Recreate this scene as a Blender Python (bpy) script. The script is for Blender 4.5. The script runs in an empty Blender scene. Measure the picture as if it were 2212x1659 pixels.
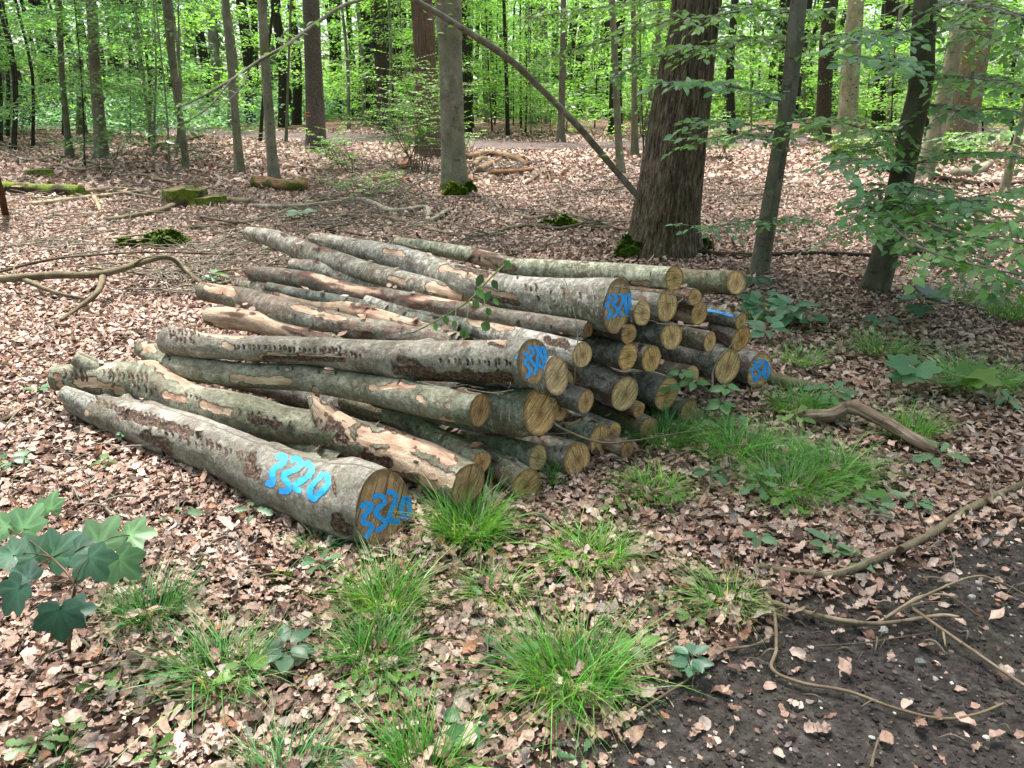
import bpy, math, random
import numpy as np
from mathutils import Vector
from mathutils.bvhtree import BVHTree
rng = np.random.default_rng(7); random.seed(7)
SC = bpy.context.scene; COL = SC.collection
PI = math.pi
# ------------------------------------------------------------------ camera geometry (photo pixels on a 2212 x 1659 grid)
F = 1660.; PITCH = math.radians(21); CH = 1.6
CAM = np.array([0, 0, CH]); cP, sP = math.cos(PITCH), math.sin(PITCH)
def ray(x, y):
    u = (x-1106)/F; v = -(y-829.5)/F
    return np.array([u, cP+v*sP, -sP+v*cP])
def at(x, y, d): return CAM+ray(x, y)*d                  # point at depth d
def gz(x, y, z=0.):                                      # point on the level z
    d = ray(x, y); return CAM+d*((z-CH)/d[2])
def atY(x, y, Y):                                        # point on the upright plane at distance Y
    d = ray(x, y); return CAM+d*(Y/d[1])
def depth(p): return float((p-CAM) @ np.array([0, cP, -sP]))
def proj(P):
    q = P-CAM; d = q[:, 1]*cP-q[:, 2]*sP; v = q[:, 1]*sP+q[:, 2]*cP
    return 1106+F*q[:, 0]/d, 829.5-F*v/d
# ------------------------------------------------------------------ noise
def _h(i, j, k):
    n = (i*374761393+j*668265263+k*1274126177) & 0xffffffff
    n = ((n ^ (n >> 13))*1274126177) & 0xffffffff
    return ((n ^ (n >> 16)) & 0xffff)/32767.5-1
def vnoise(p):
    p = np.asarray(p, float); f = np.floor(p).astype(np.int64); t = p-f; t = t*t*(3-2*t)
    r = 0
    for a in (0, 1):
        for b in (0, 1):
            for c in (0, 1):
                w = (t[:, 0] if a else 1-t[:, 0])*(t[:, 1] if b else 1-t[:, 1])*(t[:, 2] if c else 1-t[:, 2])
                r = r+w*_h(f[:, 0]+a, f[:, 1]+b, f[:, 2]+c)
    return r
def fbm(p, o=4):
    p = np.asarray(p, float); r = 0; a = .5
    for k in range(o):
        r = r+a*vnoise(p*2**k+k*17.3); a *= .5
    return r
def sstep(a, b, x):
    t = np.clip((x-a)/(b-a), 0, 1); return t*t*(3-2*t)
def seg_dist(X, Y, pts):                                 # distance of points to a polyline
    best = np.full(X.shape, 1e9)
    if len(pts) == 1: return np.hypot(X-pts[0][0], Y-pts[0][1])
    for (x0, y0), (x1, y1) in zip(pts[:-1], pts[1:]):
        dx, dy = x1-x0, y1-y0; t = np.clip(((X-x0)*dx+(Y-y0)*dy)/(dx*dx+dy*dy+1e-12), 0, 1)
        best = np.minimum(best, np.hypot(X-x0-t*dx, Y-y0-t*dy))
    return best
# ------------------------------------------------------------------ mesh collecting
class MB:
    def __init__(s): s.v = []; s.f4 = []; s.f3 = []; s.n = 0; s.col = []; s.at = {}
    def add(s, V, q=None, t=None, col=(1, 1, 1), **at):
        V = np.asarray(V, float).reshape(-1, 3); m = len(V)
        if q is not None and len(q): s.f4.append(np.asarray(q, np.int64).reshape(-1, 4)+s.n)
        if t is not None and len(t): s.f3.append(np.asarray(t, np.int64).reshape(-1, 3)+s.n)
        c = np.asarray(col, float)
        if c.ndim == 1: c = np.tile(c, (m, 1))
        s.col.append(c); s.v.append(V)
        for k, a in at.items(): s.at.setdefault(k, []).append((s.n, np.asarray(a, float)))
        s.n += m
    def build(s, name, mat, parent=None, smooth=True, origin=None):
        me = bpy.data.meshes.new(name); V = np.concatenate(s.v)
        o = bpy.data.objects.new(name, me); COL.objects.link(o)
        if parent is not None:
            o.parent = parent; off = np.array(parent['_org'])
        else:
            off = np.array(origin if origin is not None else [V[:, 0].mean(), V[:, 1].mean(), V[:, 2].min()])
            o.location = off
        o['_org'] = [float(a) for a in off]
        me.vertices.add(len(V)); me.vertices.foreach_set('co', (V-off).astype(np.float32).ravel())
        f4 = np.concatenate(s.f4) if s.f4 else np.zeros((0, 4), np.int64)
        f3 = np.concatenate(s.f3) if s.f3 else np.zeros((0, 3), np.int64)
        me.loops.add(f4.size+f3.size); me.loops.foreach_set('vertex_index', np.concatenate([f4.ravel(), f3.ravel()]).astype(np.int32))
        me.polygons.add(len(f4)+len(f3))
        me.polygons.foreach_set('loop_start', np.concatenate([np.arange(len(f4))*4, f4.size+np.arange(len(f3))*3]).astype(np.int32))
        me.polygons.foreach_set('use_smooth', np.full(len(f4)+len(f3), smooth))
        c = np.ones((len(V), 4), np.float32); c[:, :3] = np.concatenate(s.col)
        me.attributes.new('col', 'FLOAT_COLOR', 'POINT').data.foreach_set('color', c.ravel())
        for k, L in s.at.items():
            w = L[0][1].ndim
            A = np.zeros((len(V), 3) if w == 2 else len(V), np.float32)
            for st, a in L: A[st:st+len(a)] = a
            d = me.attributes.new(k, 'FLOAT_VECTOR' if w == 2 else 'FLOAT', 'POINT').data
            d.foreach_set('vector' if w == 2 else 'value', A.ravel())
        me.update(calc_edges=True); me.materials.append(mat)
        return o
    def bvh(s):
        V = [tuple(a) for a in np.concatenate(s.v)]
        return BVHTree.FromPolygons(V, [tuple(f) for f in np.concatenate(s.f4)])
def tag(o, label, cat, group=None, kind=None):
    if kind: o['kind'] = kind
    if label: o['label'] = label
    if cat: o['category'] = cat
    if group: o['group'] = group
    return o
def empty(name, loc, label=None, cat=None, group=None):
    o = bpy.data.objects.new(name, None); COL.objects.link(o); o.location = loc; o.empty_display_size = .1
    o['_org'] = [float(a) for a in loc]
    return tag(o, label, cat, group)
def spline(P, n):                                        # Catmull-Rom through the points, n samples even in length
    P = np.asarray(P, float)
    if len(P) == 2: return P[0]+(P[1]-P[0])*np.linspace(0, 1, n)[:, None]
    Q = np.vstack([2*P[0]-P[1], P, 2*P[-1]-P[-2]]); out = []
    for i in range(1, len(Q)-2):
        t = np.linspace(0, 1, 24, endpoint=False)[:, None]; a, b, c, d = Q[i-1], Q[i], Q[i+1], Q[i+2]
        out.append(.5*((2*b)+(-a+c)*t+(2*a-5*b+4*c-d)*t*t+(-a+3*b-3*c+d)*t**3))
    out = np.vstack(out+[P[-1:]])
    L = np.r_[0, np.cumsum(np.linalg.norm(np.diff(out[:, :3], axis=0), axis=1))]
    s = np.linspace(0, L[-1], n)
    return np.stack([np.interp(s, L, out[:, k]) for k in range(out.shape[1])], 1)
def frames(C, up=(0, 0, 1)):
    T = np.gradient(C, axis=0); T /= np.linalg.norm(T, axis=1)[:, None]+1e-12
    u = np.asarray(up, float); A = []
    if abs(T[0] @ u) > .9: u = np.array([0, -1., 0])
    a = u-T[0]*(u @ T[0]); a /= np.linalg.norm(a)
    for t in T:
        a = a-t*(a @ t); a /= np.linalg.norm(a)+1e-12; A.append(a)
    A = np.array(A); return T, A, np.cross(T, A)
def grid_faces(n, m):                                    # n rings of m sides
    i = np.arange(n-1)[:, None]*m; j = np.arange(m)[None]; k = (j+1) % m
    return np.stack([i+j, i+k, i+m+k, i+m+j], -1).reshape(-1, 4)
def tube(mb, P, R, sides=6, n=None, col=(1, 1, 1), cap=True, rough=0., seed=0):
    D = np.column_stack([np.asarray(P, float), np.broadcast_to(np.asarray(R, float), (len(P),))])
    n = n or max(2, len(P)*3); D = spline(D, n); C, R = D[:, :3], np.maximum(D[:, 3], .0004)
    T, A, B = frames(C); th = np.arange(sides)/sides*2*PI
    rr = np.repeat(R[:, None], sides, 1)
    L = np.r_[0, np.cumsum(np.linalg.norm(np.diff(C, axis=0), axis=1))]
    dirn = A[:, None]*np.cos(th)[None, :, None]+B[:, None]*np.sin(th)[None, :, None]
    if rough:
        q = np.stack([np.repeat(L[:, None], sides, 1)*6/(R.mean()*30+.2)+seed, np.broadcast_to(np.cos(th)*1.3, rr.shape), np.broadcast_to(np.sin(th)*1.3, rr.shape)], -1).reshape(-1, 3)
        rr = rr*(1+rough*fbm(q, 3).reshape(rr.shape))
    V = (C[:, None]+dirn*rr[..., None]).reshape(-1, 3); q = grid_faces(n, sides)
    suv = np.stack([np.repeat(L[:, None], sides, 1), np.broadcast_to(th, rr.shape)*R.mean(), np.full(rr.shape, float(seed))], -1).reshape(-1, 3)
    t = None
    if cap:
        V = np.vstack([V, C[:1], C[-1:]]); suv = np.vstack([suv, suv[:1], suv[-1:]]); m = n*sides; j = np.arange(sides); k = (j+1) % sides
        t = np.vstack([np.stack([k, j, np.full(sides, m)], 1), np.stack([m-sides+j, m-sides+k, np.full(sides, m+1)], 1)])
    mb.add(V, q, t, col, suv=suv)
# ------------------------------------------------------------------ materials
class NT:
    def __init__(s, name):
        s.m = bpy.data.materials.new(name); s.m.use_nodes = True; s.t = s.m.node_tree; s.t.nodes.clear()
        s.out = s.t.nodes.new('ShaderNodeOutputMaterial')
    def n(s, typ, ins=None, **kw):
        d = s.t.nodes.new(typ)
        for k, v in kw.items(): setattr(d, k, v)
        for k, v in (ins or {}).items():
            if hasattr(v, 'is_output'): s.t.links.new(v, d.inputs[k])
            else: d.inputs[k].default_value = v
        return d
    def attr(s, a, o='Fac'): return s.n('ShaderNodeAttribute', attribute_name=a).outputs[o]
    def noise(s, vec, scale, detail=4, rough=.6, dist=0):
        return s.n('ShaderNodeTexNoise', {'Vector': vec, 'Scale': scale, 'Detail': detail, 'Roughness': rough, 'Distortion': dist}).outputs['Fac']
    def ramp(s, fac, stops, interp='LINEAR'):
        r = s.n('ShaderNodeValToRGB', {'Fac': fac}); e = r.color_ramp.elements; r.color_ramp.interpolation = interp
        while len(e) < len(stops): e.new(.5)
        for i, (p, c) in enumerate(stops):
            e[i].position = p; e[i].color = (*(c if hasattr(c, '__len__') else (c, c, c)), 1)
        return r.outputs['Color']
    def mix(s, f, a, b, mode='MIX'):
        d = s.n('ShaderNodeMix', data_type='RGBA', blend_type=mode)
        for k, v in ((0, f), (6, a), (7, b)):
            if hasattr(v, 'is_output'): s.t.links.new(v, d.inputs[k])
            else: d.inputs[k].default_value = (*v, 1) if hasattr(v, '__len__') else v
        return d.outputs[2]
    def math(s, op, a, b=0.):
        d = s.n('ShaderNodeMath', operation=op)
        for k, v in ((0, a), (1, b)):
            if hasattr(v, 'is_output'): s.t.links.new(v, d.inputs[k])
            else: d.inputs[k].default_value = v
        return d.outputs[0]
    def map(s, vec, scale): return s.n('ShaderNodeMapping', {'Vector': vec, 'Scale': scale}).outputs[0]
    def bsdf(s, col, rough=.8, spec=.3, height=None, dist=.004, strength=1.):
        i = {'Base Color': col if hasattr(col, 'is_output') else (*col, 1), 'Roughness': rough, 'Specular IOR Level': spec}
        if height is not None:
            i['Normal'] = s.n('ShaderNodeBump', {'Height': height, 'Distance': dist, 'Strength': strength}).outputs[0]
        return s.n('ShaderNodeBsdfPrincipled', i).outputs[0]
    def done(s, sh): s.t.links.new(sh, s.out.inputs['Surface']); return s.m
def leaf_material(name, trans=.45, tint=(1.35, 1.6, .55), rough=.45, spec=.5):
    k = NT(name); c = k.attr('col', 'Color')
    d = k.bsdf(c, rough, spec); t = k.n('ShaderNodeBsdfTranslucent', {'Color': k.mix(1., c, tint, 'MULTIPLY')}).outputs[0]
    return k.done(k.n('ShaderNodeMixShader', {0: trans, 1: d, 2: t}).outputs[0])
M = {}
M['leaf'] = leaf_material('green_leaf', .45, (1.5, 1.75, .7), .42, .55)
M['far_leaf'] = leaf_material('backlit_leaf', .55, (1.45, 1.65, .75), .45, .4)
M['blade'] = leaf_material('grass_blade', .4, (1.5, 1.7, .6), .4, .5)
def m_dead():
    k = NT('dead_leaf'); p = k.n('ShaderNodeTexCoord').outputs['Object']; c = k.attr('col', 'Color')
    c = k.mix(1., c, k.ramp(k.noise(p, 38., 5, .7), [(.3, (.42, .4, .38)), (.5, (.95, .95, .95)), (.7, (1.35, 1.33, 1.3))]), 'MULTIPLY')
    d = k.bsdf(c, .6, .3, k.noise(p, 110., 4), .004); t = k.n('ShaderNodeBsdfTranslucent', {'Color': c}).outputs[0]
    return k.done(k.n('ShaderNodeMixShader', {0: .14, 1: d, 2: t}).outputs[0])
M['dead_leaf'] = m_dead()
def m_ground():
    k = NT('forest_floor'); p = k.n('ShaderNodeTexCoord').outputs['Object']; soil = k.attr('soil')
    v = k.n('ShaderNodeTexVoronoi', {'Vector': k.mix(.04, p, k.n('ShaderNodeTexNoise', {'Vector': p, 'Scale': 9.}).outputs['Color']), 'Scale': 16.})
    lf = k.ramp(k.noise(v.outputs['Color'], 3., 1), [(.25, (.06, .035, .024)), (.45, (.17, .1, .07)), (.6, (.3, .2, .145)), (.75, (.4, .29, .22))])
    lf = k.mix(k.ramp(v.outputs['Distance'], [(.35, 0.), (.7, .8)]), lf, (.03, .02, .014))
    lf = k.mix(k.ramp(k.noise(p, 1.3, 5), [(.45, 0.), (.62, .6)]), lf, (.06, .04, .028))
    n1 = k.noise(p, 28., 8, .75); n2 = k.noise(p, 2.2, 4)
    so = k.ramp(n1, [(.3, (.026, .021, .019)), (.5, (.08, .067, .06)), (.7, (.19, .165, .15))])
    so = k.mix(k.ramp(n2, [(.5, 0.), (.68, .35)]), so, (.05, .055, .03))
    f = k.ramp(k.math('ADD', soil, k.math('MULTIPLY', k.math('SUBTRACT', k.noise(p, 5., 5), .5), .5)), [(.4, 0.), (.6, 1.)])
    h = k.math('ADD', k.math('MULTIPLY', n1, .6), k.math('MULTIPLY', k.noise(p, 110., 6, .8), .6))
    return k.done(k.bsdf(k.mix(f, lf, so), .95, .1, h, .03, 1.))
M['ground'] = m_ground()
def m_path():
    k = NT('trodden_path'); p = k.n('ShaderNodeTexCoord').outputs['Object']
    c = k.ramp(k.noise(p, 3., 6, .7), [(.3, (.06, .046, .04)), (.7, (.14, .11, .1))])
    return k.done(k.bsdf(c, .95, .1, k.noise(p, 20.), .02))
M['path'] = m_path()
def m_bark():
    k = NT('beech_log_bark'); s = k.attr('suv', 'Vector'); p = k.n('ShaderNodeTexCoord').outputs['Object']
    oc = k.n('ShaderNodeObjectInfo').outputs['Color']
    peel = k.attr('peel'); dark = k.attr('dark')
    n1 = k.noise(s, 5., 6, .62); n2 = k.noise(k.map(s, (24, 11, 1)), 1., 5, .7); n3 = k.noise(s, 60., 4, .7)
    b = k.ramp(k.math('ADD', k.math('MULTIPLY', n1, .7), k.math('MULTIPLY', k.noise(s, 24., 6, .75), .3)), [(.32, (.07, .062, .052)), (.44, (.165, .152, .13)), (.54, (.255, .238, .208)), (.66, (.41, .385, .34))])
    b = k.mix(k.ramp(k.noise(s, 2.6, 5, .6), [(.45, 0.), (.66, .7)]), b, (.125, .125, .085))      # algae
    b = k.mix(k.ramp(k.noise(s, 13., 6, .75, .6), [(.56, 0.), (.64, .6)]), b, (.36, .35, .315))   # lichen
    b = k.mix(k.ramp(k.noise(s, 34., 6, .8, .3), [(.58, 0.), (.66, .6)]), b, (.05, .044, .034))
    b = k.mix(k.ramp(n2, [(.6, 0.), (.68, .6)]), b, (.06, .05, .04))
    b = k.mix(k.ramp(n3, [(.3, .6), (.46, 0.)]), b, (.05, .043, .035))
    b = k.mix(k.ramp(k.noise(k.map(s, (2, 9, 1)), 1., 4), [(.5, 0.), (.7, .55)]), b, (.075, .058, .043))
    fk = k.n('ShaderNodeObjectInfo').outputs['Alpha']
    rnd = k.math('MULTIPLY', k.math('SUBTRACT', k.n('ShaderNodeObjectInfo').outputs['Random'], .5), .14)
    b = k.mix(k.math('MULTIPLY', fk, k.ramp(k.math('ADD', k.noise(k.map(s, (1.4, 1, 1)), 19., 7, .8, .5), rnd), [(.53, 0.), (.585, .75)])), b, (.40, .385, .35))
    b = k.mix(k.math('MULTIPLY', fk, k.ramp(k.math('SUBTRACT', k.noise(k.map(s, (1., 1.8, 1)), 9., 7, .75, .8), rnd), [(.545, 0.), (.6, .7)])), b, (.16, .085, .062))
    b = k.mix(1., b, k.ramp(k.noise(s, 38., 8, .82), [(.32, (.4, .39, .37)), (.48, (.95, .95, .95)), (.66, (1.5, 1.5, 1.48))]), 'MULTIPLY')
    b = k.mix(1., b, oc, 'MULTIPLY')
    pe = k.math('ADD', peel, k.math('MULTIPLY', k.math('SUBTRACT', k.noise(s, 45., 4, .7), .5), .22))
    wood = k.ramp(k.noise(k.map(s, (3, 16, 1)), 1.6, 6, .7), [(.25, (.19, .10, .06)), (.42, (.38, .25, .165)), (.56, (.53, .40, .285)), (.72, (.62, .50, .38))])
    wood = k.mix(k.ramp(k.noise(s, 4.2, 4), [(.5, 0.), (.64, .7)]), wood, (.27, .12, .085))
    wood = k.mix(k.ramp(k.noise(k.map(s, (18, 60, 1)), 1., 3), [(.62, 0.), (.74, .7)]), wood, (.13, .06, .04))
    rim = k.ramp(pe, [(.36, 0.), (.46, 1.), (.54, 1.), (.62, 0.)])
    c = k.mix(k.ramp(pe, [(.47, 0.), (.53, 1.)]), b, wood)
    c = k.mix(k.math('MULTIPLY', rim, .85), c, (.085, .036, .026))
    dk = k.math('ADD', dark, k.math('MULTIPLY', k.math('SUBTRACT', k.noise(s, 48., 6, .8), .5), 1.1))
    tear = k.ramp(k.noise(s, 60., 6, .8), [(.34, (.018, .012, .01)), (.48, (.075, .046, .034)), (.58, (.20, .135, .095)), (.68, (.36, .26, .19))])
    c = k.mix(k.ramp(dk, [(.36, 0.), (.5, 1.)]), c, tear)
    h = k.math('ADD', k.math('MULTIPLY', n2, -.25), k.math('MULTIPLY', k.noise(s, 75., 5, .7), .55))
    h = k.math('ADD', h, k.math('MULTIPLY', k.ramp(dk, [(.36, 0.), (.5, 1.)]), k.noise(s, 50., 4, .8)))
    return k.done(k.bsdf(c, .82, .25, h, .015, 1.))
M['bark'] = m_bark()
def m_cut():
    k = NT('sawn_end_grain'); f = k.attr('fp', 'Vector'); oc = k.n('ShaderNodeObjectInfo').outputs['Color']
    r = k.n('ShaderNodeVectorMath', {0: f}, operation='LENGTH').outputs['Value']
    n1 = k.noise(f, 2.2, 5, .65)
    c = k.ramp(k.noise(f, 1.6, 5, .6), [(.25, (.33, .21, .115)), (.5, (.53, .385, .23)), (.72, (.66, .53, .36))])
    ring = k.noise(k.n('ShaderNodeCombineXYZ', {0: k.math('ADD', r, k.math('MULTIPLY', n1, .12))}).outputs[0], 22., 3, .6)
    c = k.mix(k.ramp(ring, [(.4, .35), (.6, 0.)]), c, (.17, .10, .045))
    saw = k.noise(k.map(f, (.7, 15, 1)), 1., 3, .7)
    c = k.mix(k.ramp(saw, [(.38, .9), (.5, 0.)]), c, (.10, .06, .03))
    c = k.mix(k.ramp(saw, [(.6, 0.), (.75, .4)]), c, (.56, .45, .29))
    dv = k.n('ShaderNodeVectorMath', {0: f}, operation='NORMALIZE').outputs[0]
    cr = k.noise(dv, 3.1, 3, .7); c = k.mix(k.math('MULTIPLY', k.ramp(cr, [(.475, 0.), (.5, .9), (.525, 0.)]), k.ramp(r, [(.03, 0.), (.1, 1.), (.55, .6), (.75, 0.)])), c, (.05, .03, .016))
    hr = k.math('ADD', r, k.math('MULTIPLY', k.math('SUBTRACT', n1, .5), .8))
    c = k.mix(k.ramp(hr, [(.02, .8), (.16, .5), (.34, .15), (.4, 0.)]), c, (.12, .06, .03))
    c = k.mix(k.ramp(hr, [(.78, 0.), (.97, .6)]), c, (.10, .07, .045))
    c = k.mix(k.ramp(k.noise(f, 1.3, 4), [(.52, 0.), (.68, .55)]), c, (.10, .072, .045))
    c = k.mix(1., c, oc, 'MULTIPLY')
    h = k.math('ADD', saw, k.math('MULTIPLY', k.noise(f, 20., 5, .7), .7))
    return k.done(k.bsdf(c, .85, .2, h, .004, .9))
M['cut'] = m_cut()
def m_paint():
    k = NT('blue_spray_paint'); p = k.n('ShaderNodeTexCoord').outputs['Object']
    n = k.noise(p, 60., 5, .7); e = k.attr('edge')
    sh = k.bsdf(k.ramp(n, [(.3, (.012, .24, .66)), (.6, (.02, .36, .93))]), .38, .5, k.noise(p, 260., 4), .002)
    f = k.math('ADD', e, k.math('MULTIPLY', k.math('SUBTRACT', k.noise(p, 170., 5, .8), .5), .9))
    return k.done(k.n('ShaderNodeMixShader', {0: k.ramp(f, [(.78, 0.), (1.02, 1.)]), 1: sh, 2: k.n('ShaderNodeBsdfTransparent').outputs[0]}).outputs[0])
M['paint'] = m_paint()
def m_tree(name, stops, sc, bump, moss=0., mscale=(1, 1, 1)):
    k = NT(name); s = k.attr('suv', 'Vector'); m = k.map(s, mscale)
    n = k.noise(m, sc, 6, .65); n2 = k.noise(s, 1.4, 4)
    c = k.ramp(n, stops)
    c = k.mix(k.ramp(n2, [(.4, 0.), (.65, .6)]), c, k.mix(1., c, (.62, .72, .5), 'MULTIPLY'))
    c = k.mix(k.ramp(k.noise(k.map(s, (16, 7, 1)), 1., 6, .75), [(.55, 0.), (.64, .6)]), c, (.035, .03, .025))
    c = k.mix(k.ramp(k.noise(s, 7., 6, .75), [(.54, 0.), (.64, .45)]), c, k.mix(1., c, (1.7, 1.7, 1.65), 'MULTIPLY'))
    g = k.attr('moss')
    gn = k.math('ADD', g, k.math('MULTIPLY', k.math('SUBTRACT', k.noise(s, 14., 5, .7), .5), .7))
    c = k.mix(k.ramp(gn, [(.42, 0.), (.58, 1.)]), c, k.ramp(k.noise(s, 40., 4), [(.3, (.02, .035, .006)), (.7, (.11, .15, .022))]))
    c = k.mix(1., c, k.n('ShaderNodeObjectInfo').outputs['Color'], 'MULTIPLY')
    return k.done(k.bsdf(c, .9, .2, k.math('ADD', n, k.math('MULTIPLY', k.noise(s, 50., 4), .4)), bump, .9))
M['beech'] = m_tree('smooth_grey_bark', [(.25, (.10, .092, .075)), (.5, (.19, .172, .14)), (.75, (.29, .26, .22))], 4., .006)
M['oak'] = m_tree('furrowed_bark', [(.36, (.022, .015, .01)), (.5, (.105, .073, .05)), (.64, (.23, .17, .12))], 1., .03, mscale=(9, 46, 1))
M['red'] = m_tree('red_brown_bark', [(.3, (.05, .028, .022)), (.5, (.15, .088, .068)), (.72, (.25, .16, .13))], 1., .03, mscale=(3, 38, 1))
M['spruce'] = m_tree('scaly_bark', [(.3, (.04, .03, .027)), (.5, (.115, .088, .08)), (.7, (.19, .15, .14))], 22., .015, mscale=(1, 1.6, 1))
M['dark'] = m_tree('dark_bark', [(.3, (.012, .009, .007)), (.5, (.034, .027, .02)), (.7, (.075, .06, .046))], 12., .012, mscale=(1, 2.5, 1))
M['twig'] = m_tree('weathered_twig_bark', [(.25, (.07, .055, .042)), (.5, (.17, .14, .11)), (.75, (.32, .28, .235))], 9., .003)
M['driftwood'] = m_tree('barkless_grey_wood', [(.3, (.07, .04, .028)), (.5, (.22, .15, .115)), (.7, (.40, .32, .265))], 1.2, .008, mscale=(5, 55, 1))
def m_flat(name, c, rough=.7, spec=.3, scale=30., var=.35):
    k = NT(name); p = k.n('ShaderNodeTexCoord').outputs['Object']; n = k.noise(p, scale, 5)
    return k.done(k.bsdf(k.ramp(n, [(.3, tuple(a*(1-var) for a in c)), (.7, tuple(min(1, a*(1+var)) for a in c))]), rough, spec, n, .003))
def m_moss():
    k = NT('cushion_moss'); p = k.n('ShaderNodeTexCoord').outputs['Object']; c = k.attr('col', 'Color')
    n = k.noise(p, 90., 4, .7)
    return k.done(k.bsdf(k.mix(1., c, k.ramp(n, [(.3, (.5, .5, .5)), (.7, (1.3, 1.3, 1.3))]), 'MULTIPLY'), .95, .1, n, .01))
M['moss'] = m_moss()
M['orange'] = m_flat('faded_orange_paint', (.62, .17, .06), .7)
M['box'] = m_flat('dark_nest_box', (.02, .022, .025), .5)
M['white'] = m_flat('white_tag', (.6, .6, .6), .5)
M['stone'] = leaf_material('pale_stone', 0., (1, 1, 1), .8, .3)
M['clod'] = leaf_material('soil_crumbs', 0., (1, 1, 1), .95, .1)
# ------------------------------------------------------------------ ground
SOIL = [(1100, 1700), (1200, 1640), (1290, 1560), (1370, 1470), (1560, 1410), (1680, 1290), (1800, 1290), (1990, 1215), (2230, 1075), (2500, 960)]
SOILW = np.array([gz(x, y)[:2] for x, y in SOIL])
def soil_mask(X, Y):                                      # signed metres into the bare soil at the lower right
    d = seg_dist(X, Y, [tuple(a) for a in SOILW])
    P = SOILW; side = np.full(X.shape, -1.)
    xs = P[:, 0]; o = np.argsort(xs); yb = np.interp(X, xs[o], P[o, 1])
    side = np.where(Y < yb, 1., -1.)
    return d*side
def hf(X, Y):
    X = np.atleast_1d(np.asarray(X, float)); Y = np.atleast_1d(np.asarray(Y, float)); r = np.hypot(X, Y)
    p = np.stack([X, Y, X*0], 1)
    h = .012*fbm(p*1.7, 3)+sstep(6, 14, r)*.10*fbm(p*.22+5, 2)
    s = np.clip(soil_mask(X, Y), -.3, .3)
    return h-.015*sstep(-.1, .2, s)+.012*sstep(0, .2, s)*fbm(p*14, 4)
def gpt(x, y, dz=0.):
    p = gz(x, y, 0.); p[2] = hf(p[0], p[1])[0]+dz; return p
def build_ground():
    rr = np.r_[0.02, np.geomspace(.5, 9, 260), np.geomspace(9.3, 400, 90)]; na = 720
    # finer steps straight ahead
    a = np.concatenate([np.linspace(-.9, .9, 560, endpoint=False), np.linspace(.9, 2*PI-.9, 160, endpoint=False)])
    X = rr[:, None]*np.sin(a)[None]; Y = rr[:, None]*np.cos(a)[None]; n, m = X.shape
    Z = np.concatenate([hf(X[i], Y[i]) for i in range(n)])
    mb = MB(); s = soil_mask(X.ravel(), Y.ravel())
    mb.add(np.stack([X.ravel(), Y.ravel(), Z], 1), grid_faces(n, m)[:, ::-1], soil=sstep(-.18, .18, s))
    o = mb.build('ground', M['ground'], origin=(0, 0, 0)); o['kind'] = 'structure'
build_ground()
def build_path():
    c = [(-60, 270), (250, 282), (550, 291), (800, 300), (1040, 313), (1250, 317), (1500, 312), (1800, 300), (2300, 280)]
    P = spline(np.array([gz(x, y)[:2] for x, y in c]), 160); T = np.gradient(P, axis=0); T /= np.linalg.norm(T, axis=1)[:, None]
    N = np.stack([-T[:, 1], T[:, 0]], 1); w = np.linspace(-1, 1, 9)
    hw = 1.5+.25*vnoise(np.stack([np.arange(160)*.21, np.zeros(160), np.zeros(160)], 1))
    V = P[:, None]+N[:, None]*(w[None, :, None]*hw[:, None, None]); X, Y = V[..., 0].ravel(), V[..., 1].ravel()
    Z = hf(X, Y)+.03
    i = np.arange(159)[:, None]*9; j = np.arange(8)[None]
    q = np.stack([i+j, i+j+1, i+j+10, i+j+9], -1).reshape(-1, 4)
    mb = MB(); mb.add(np.stack([X, Y, Z], 1), q[:, ::-1]); mb.build('forest_path', M['path'])['kind'] = 'structure'
    return P
PATH = build_path()
# ------------------------------------------------------------------ leaves
def tmpl(t, w, fold=.08, tri=True):
    V = []; q = []
    for a, b in zip(t, w): V += [(a, -b, fold*b/.3), (a, 0, 0), (a, b, fold*b/.3)]
    for i in range(len(t)-1):
        for j in (0, 1): q.append((3*i+j, 3*i+j+1, 3*i+j+4, 3*i+j+3))
    return np.array(V, float), np.array(q)
OVAL = tmpl([0, .14, .34, .58, .8, 1], [.012, .19, .3, .28, .16, .004])
OAKL = tmpl([0, .08, .16, .22, .28, .34, .42, .48, .54, .62, .68, .74, .84, .92, 1], [.015, .05, .11, .17, .15, .10, .17, .22, .20, .13, .2, .24, .2, .17, .03], .05)
MIDL = (np.array([(0, 0, 0), (.3, -.29, .06), (.3, .29, .06), (.68, -.25, .04), (.68, .25, .04), (1, 0, 0)], float), np.array([(0, 1, 3, 5), (0, 5, 4, 2)]))
MIDL = (np.array([(0, 0, 0), (.42, -.31, .07), (1, 0, 0), (.42, .31, .07), (.5, 0, -.01)], float), np.array([(0, 1, 4, 3), (1, 2, 3, 4)]))
LOWL = (np.array([(0, 0, 0), (.45, -.31, .1), (1, 0, 0), (.45, .31, .1)], float), np.array([(0, 1, 2, 3)]))
LOBES = [(0, 1.), (10, .9), (19, .84), (27, .66), (38, .74), (47, .86), (55, .93), (63, .82), (74, .72), (84, .58), (94, .62), (106, .66), (120, .55), (140, .42), (160, .3), (178, .1)]
def maple():
    pts = [(r*math.cos(math.radians(a)), r*math.sin(math.radians(a))) for a, r in LOBES]
    out = pts+[(x, -y) for x, y in pts[1:-1][::-1]]
    V = [(0, 0, -.03)]+[(x*.5, y*.5, .03*abs(y)) for x, y in out]+[(x, y, .05*abs(y)) for x, y in out]; n = len(out)
    q = [(1+i, 1+(i+1) % n, 1+n+(i+1) % n, 1+n+i) for i in range(n)]; t = [(0, 1+(i+1) % n, 1+i) for i in range(n)]
    return np.array(V), np.array(q), np.array(t)
MAPLE = maple()
def unit(a): return a/(np.linalg.norm(a, axis=-1, keepdims=True)+1e-9)
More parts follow.
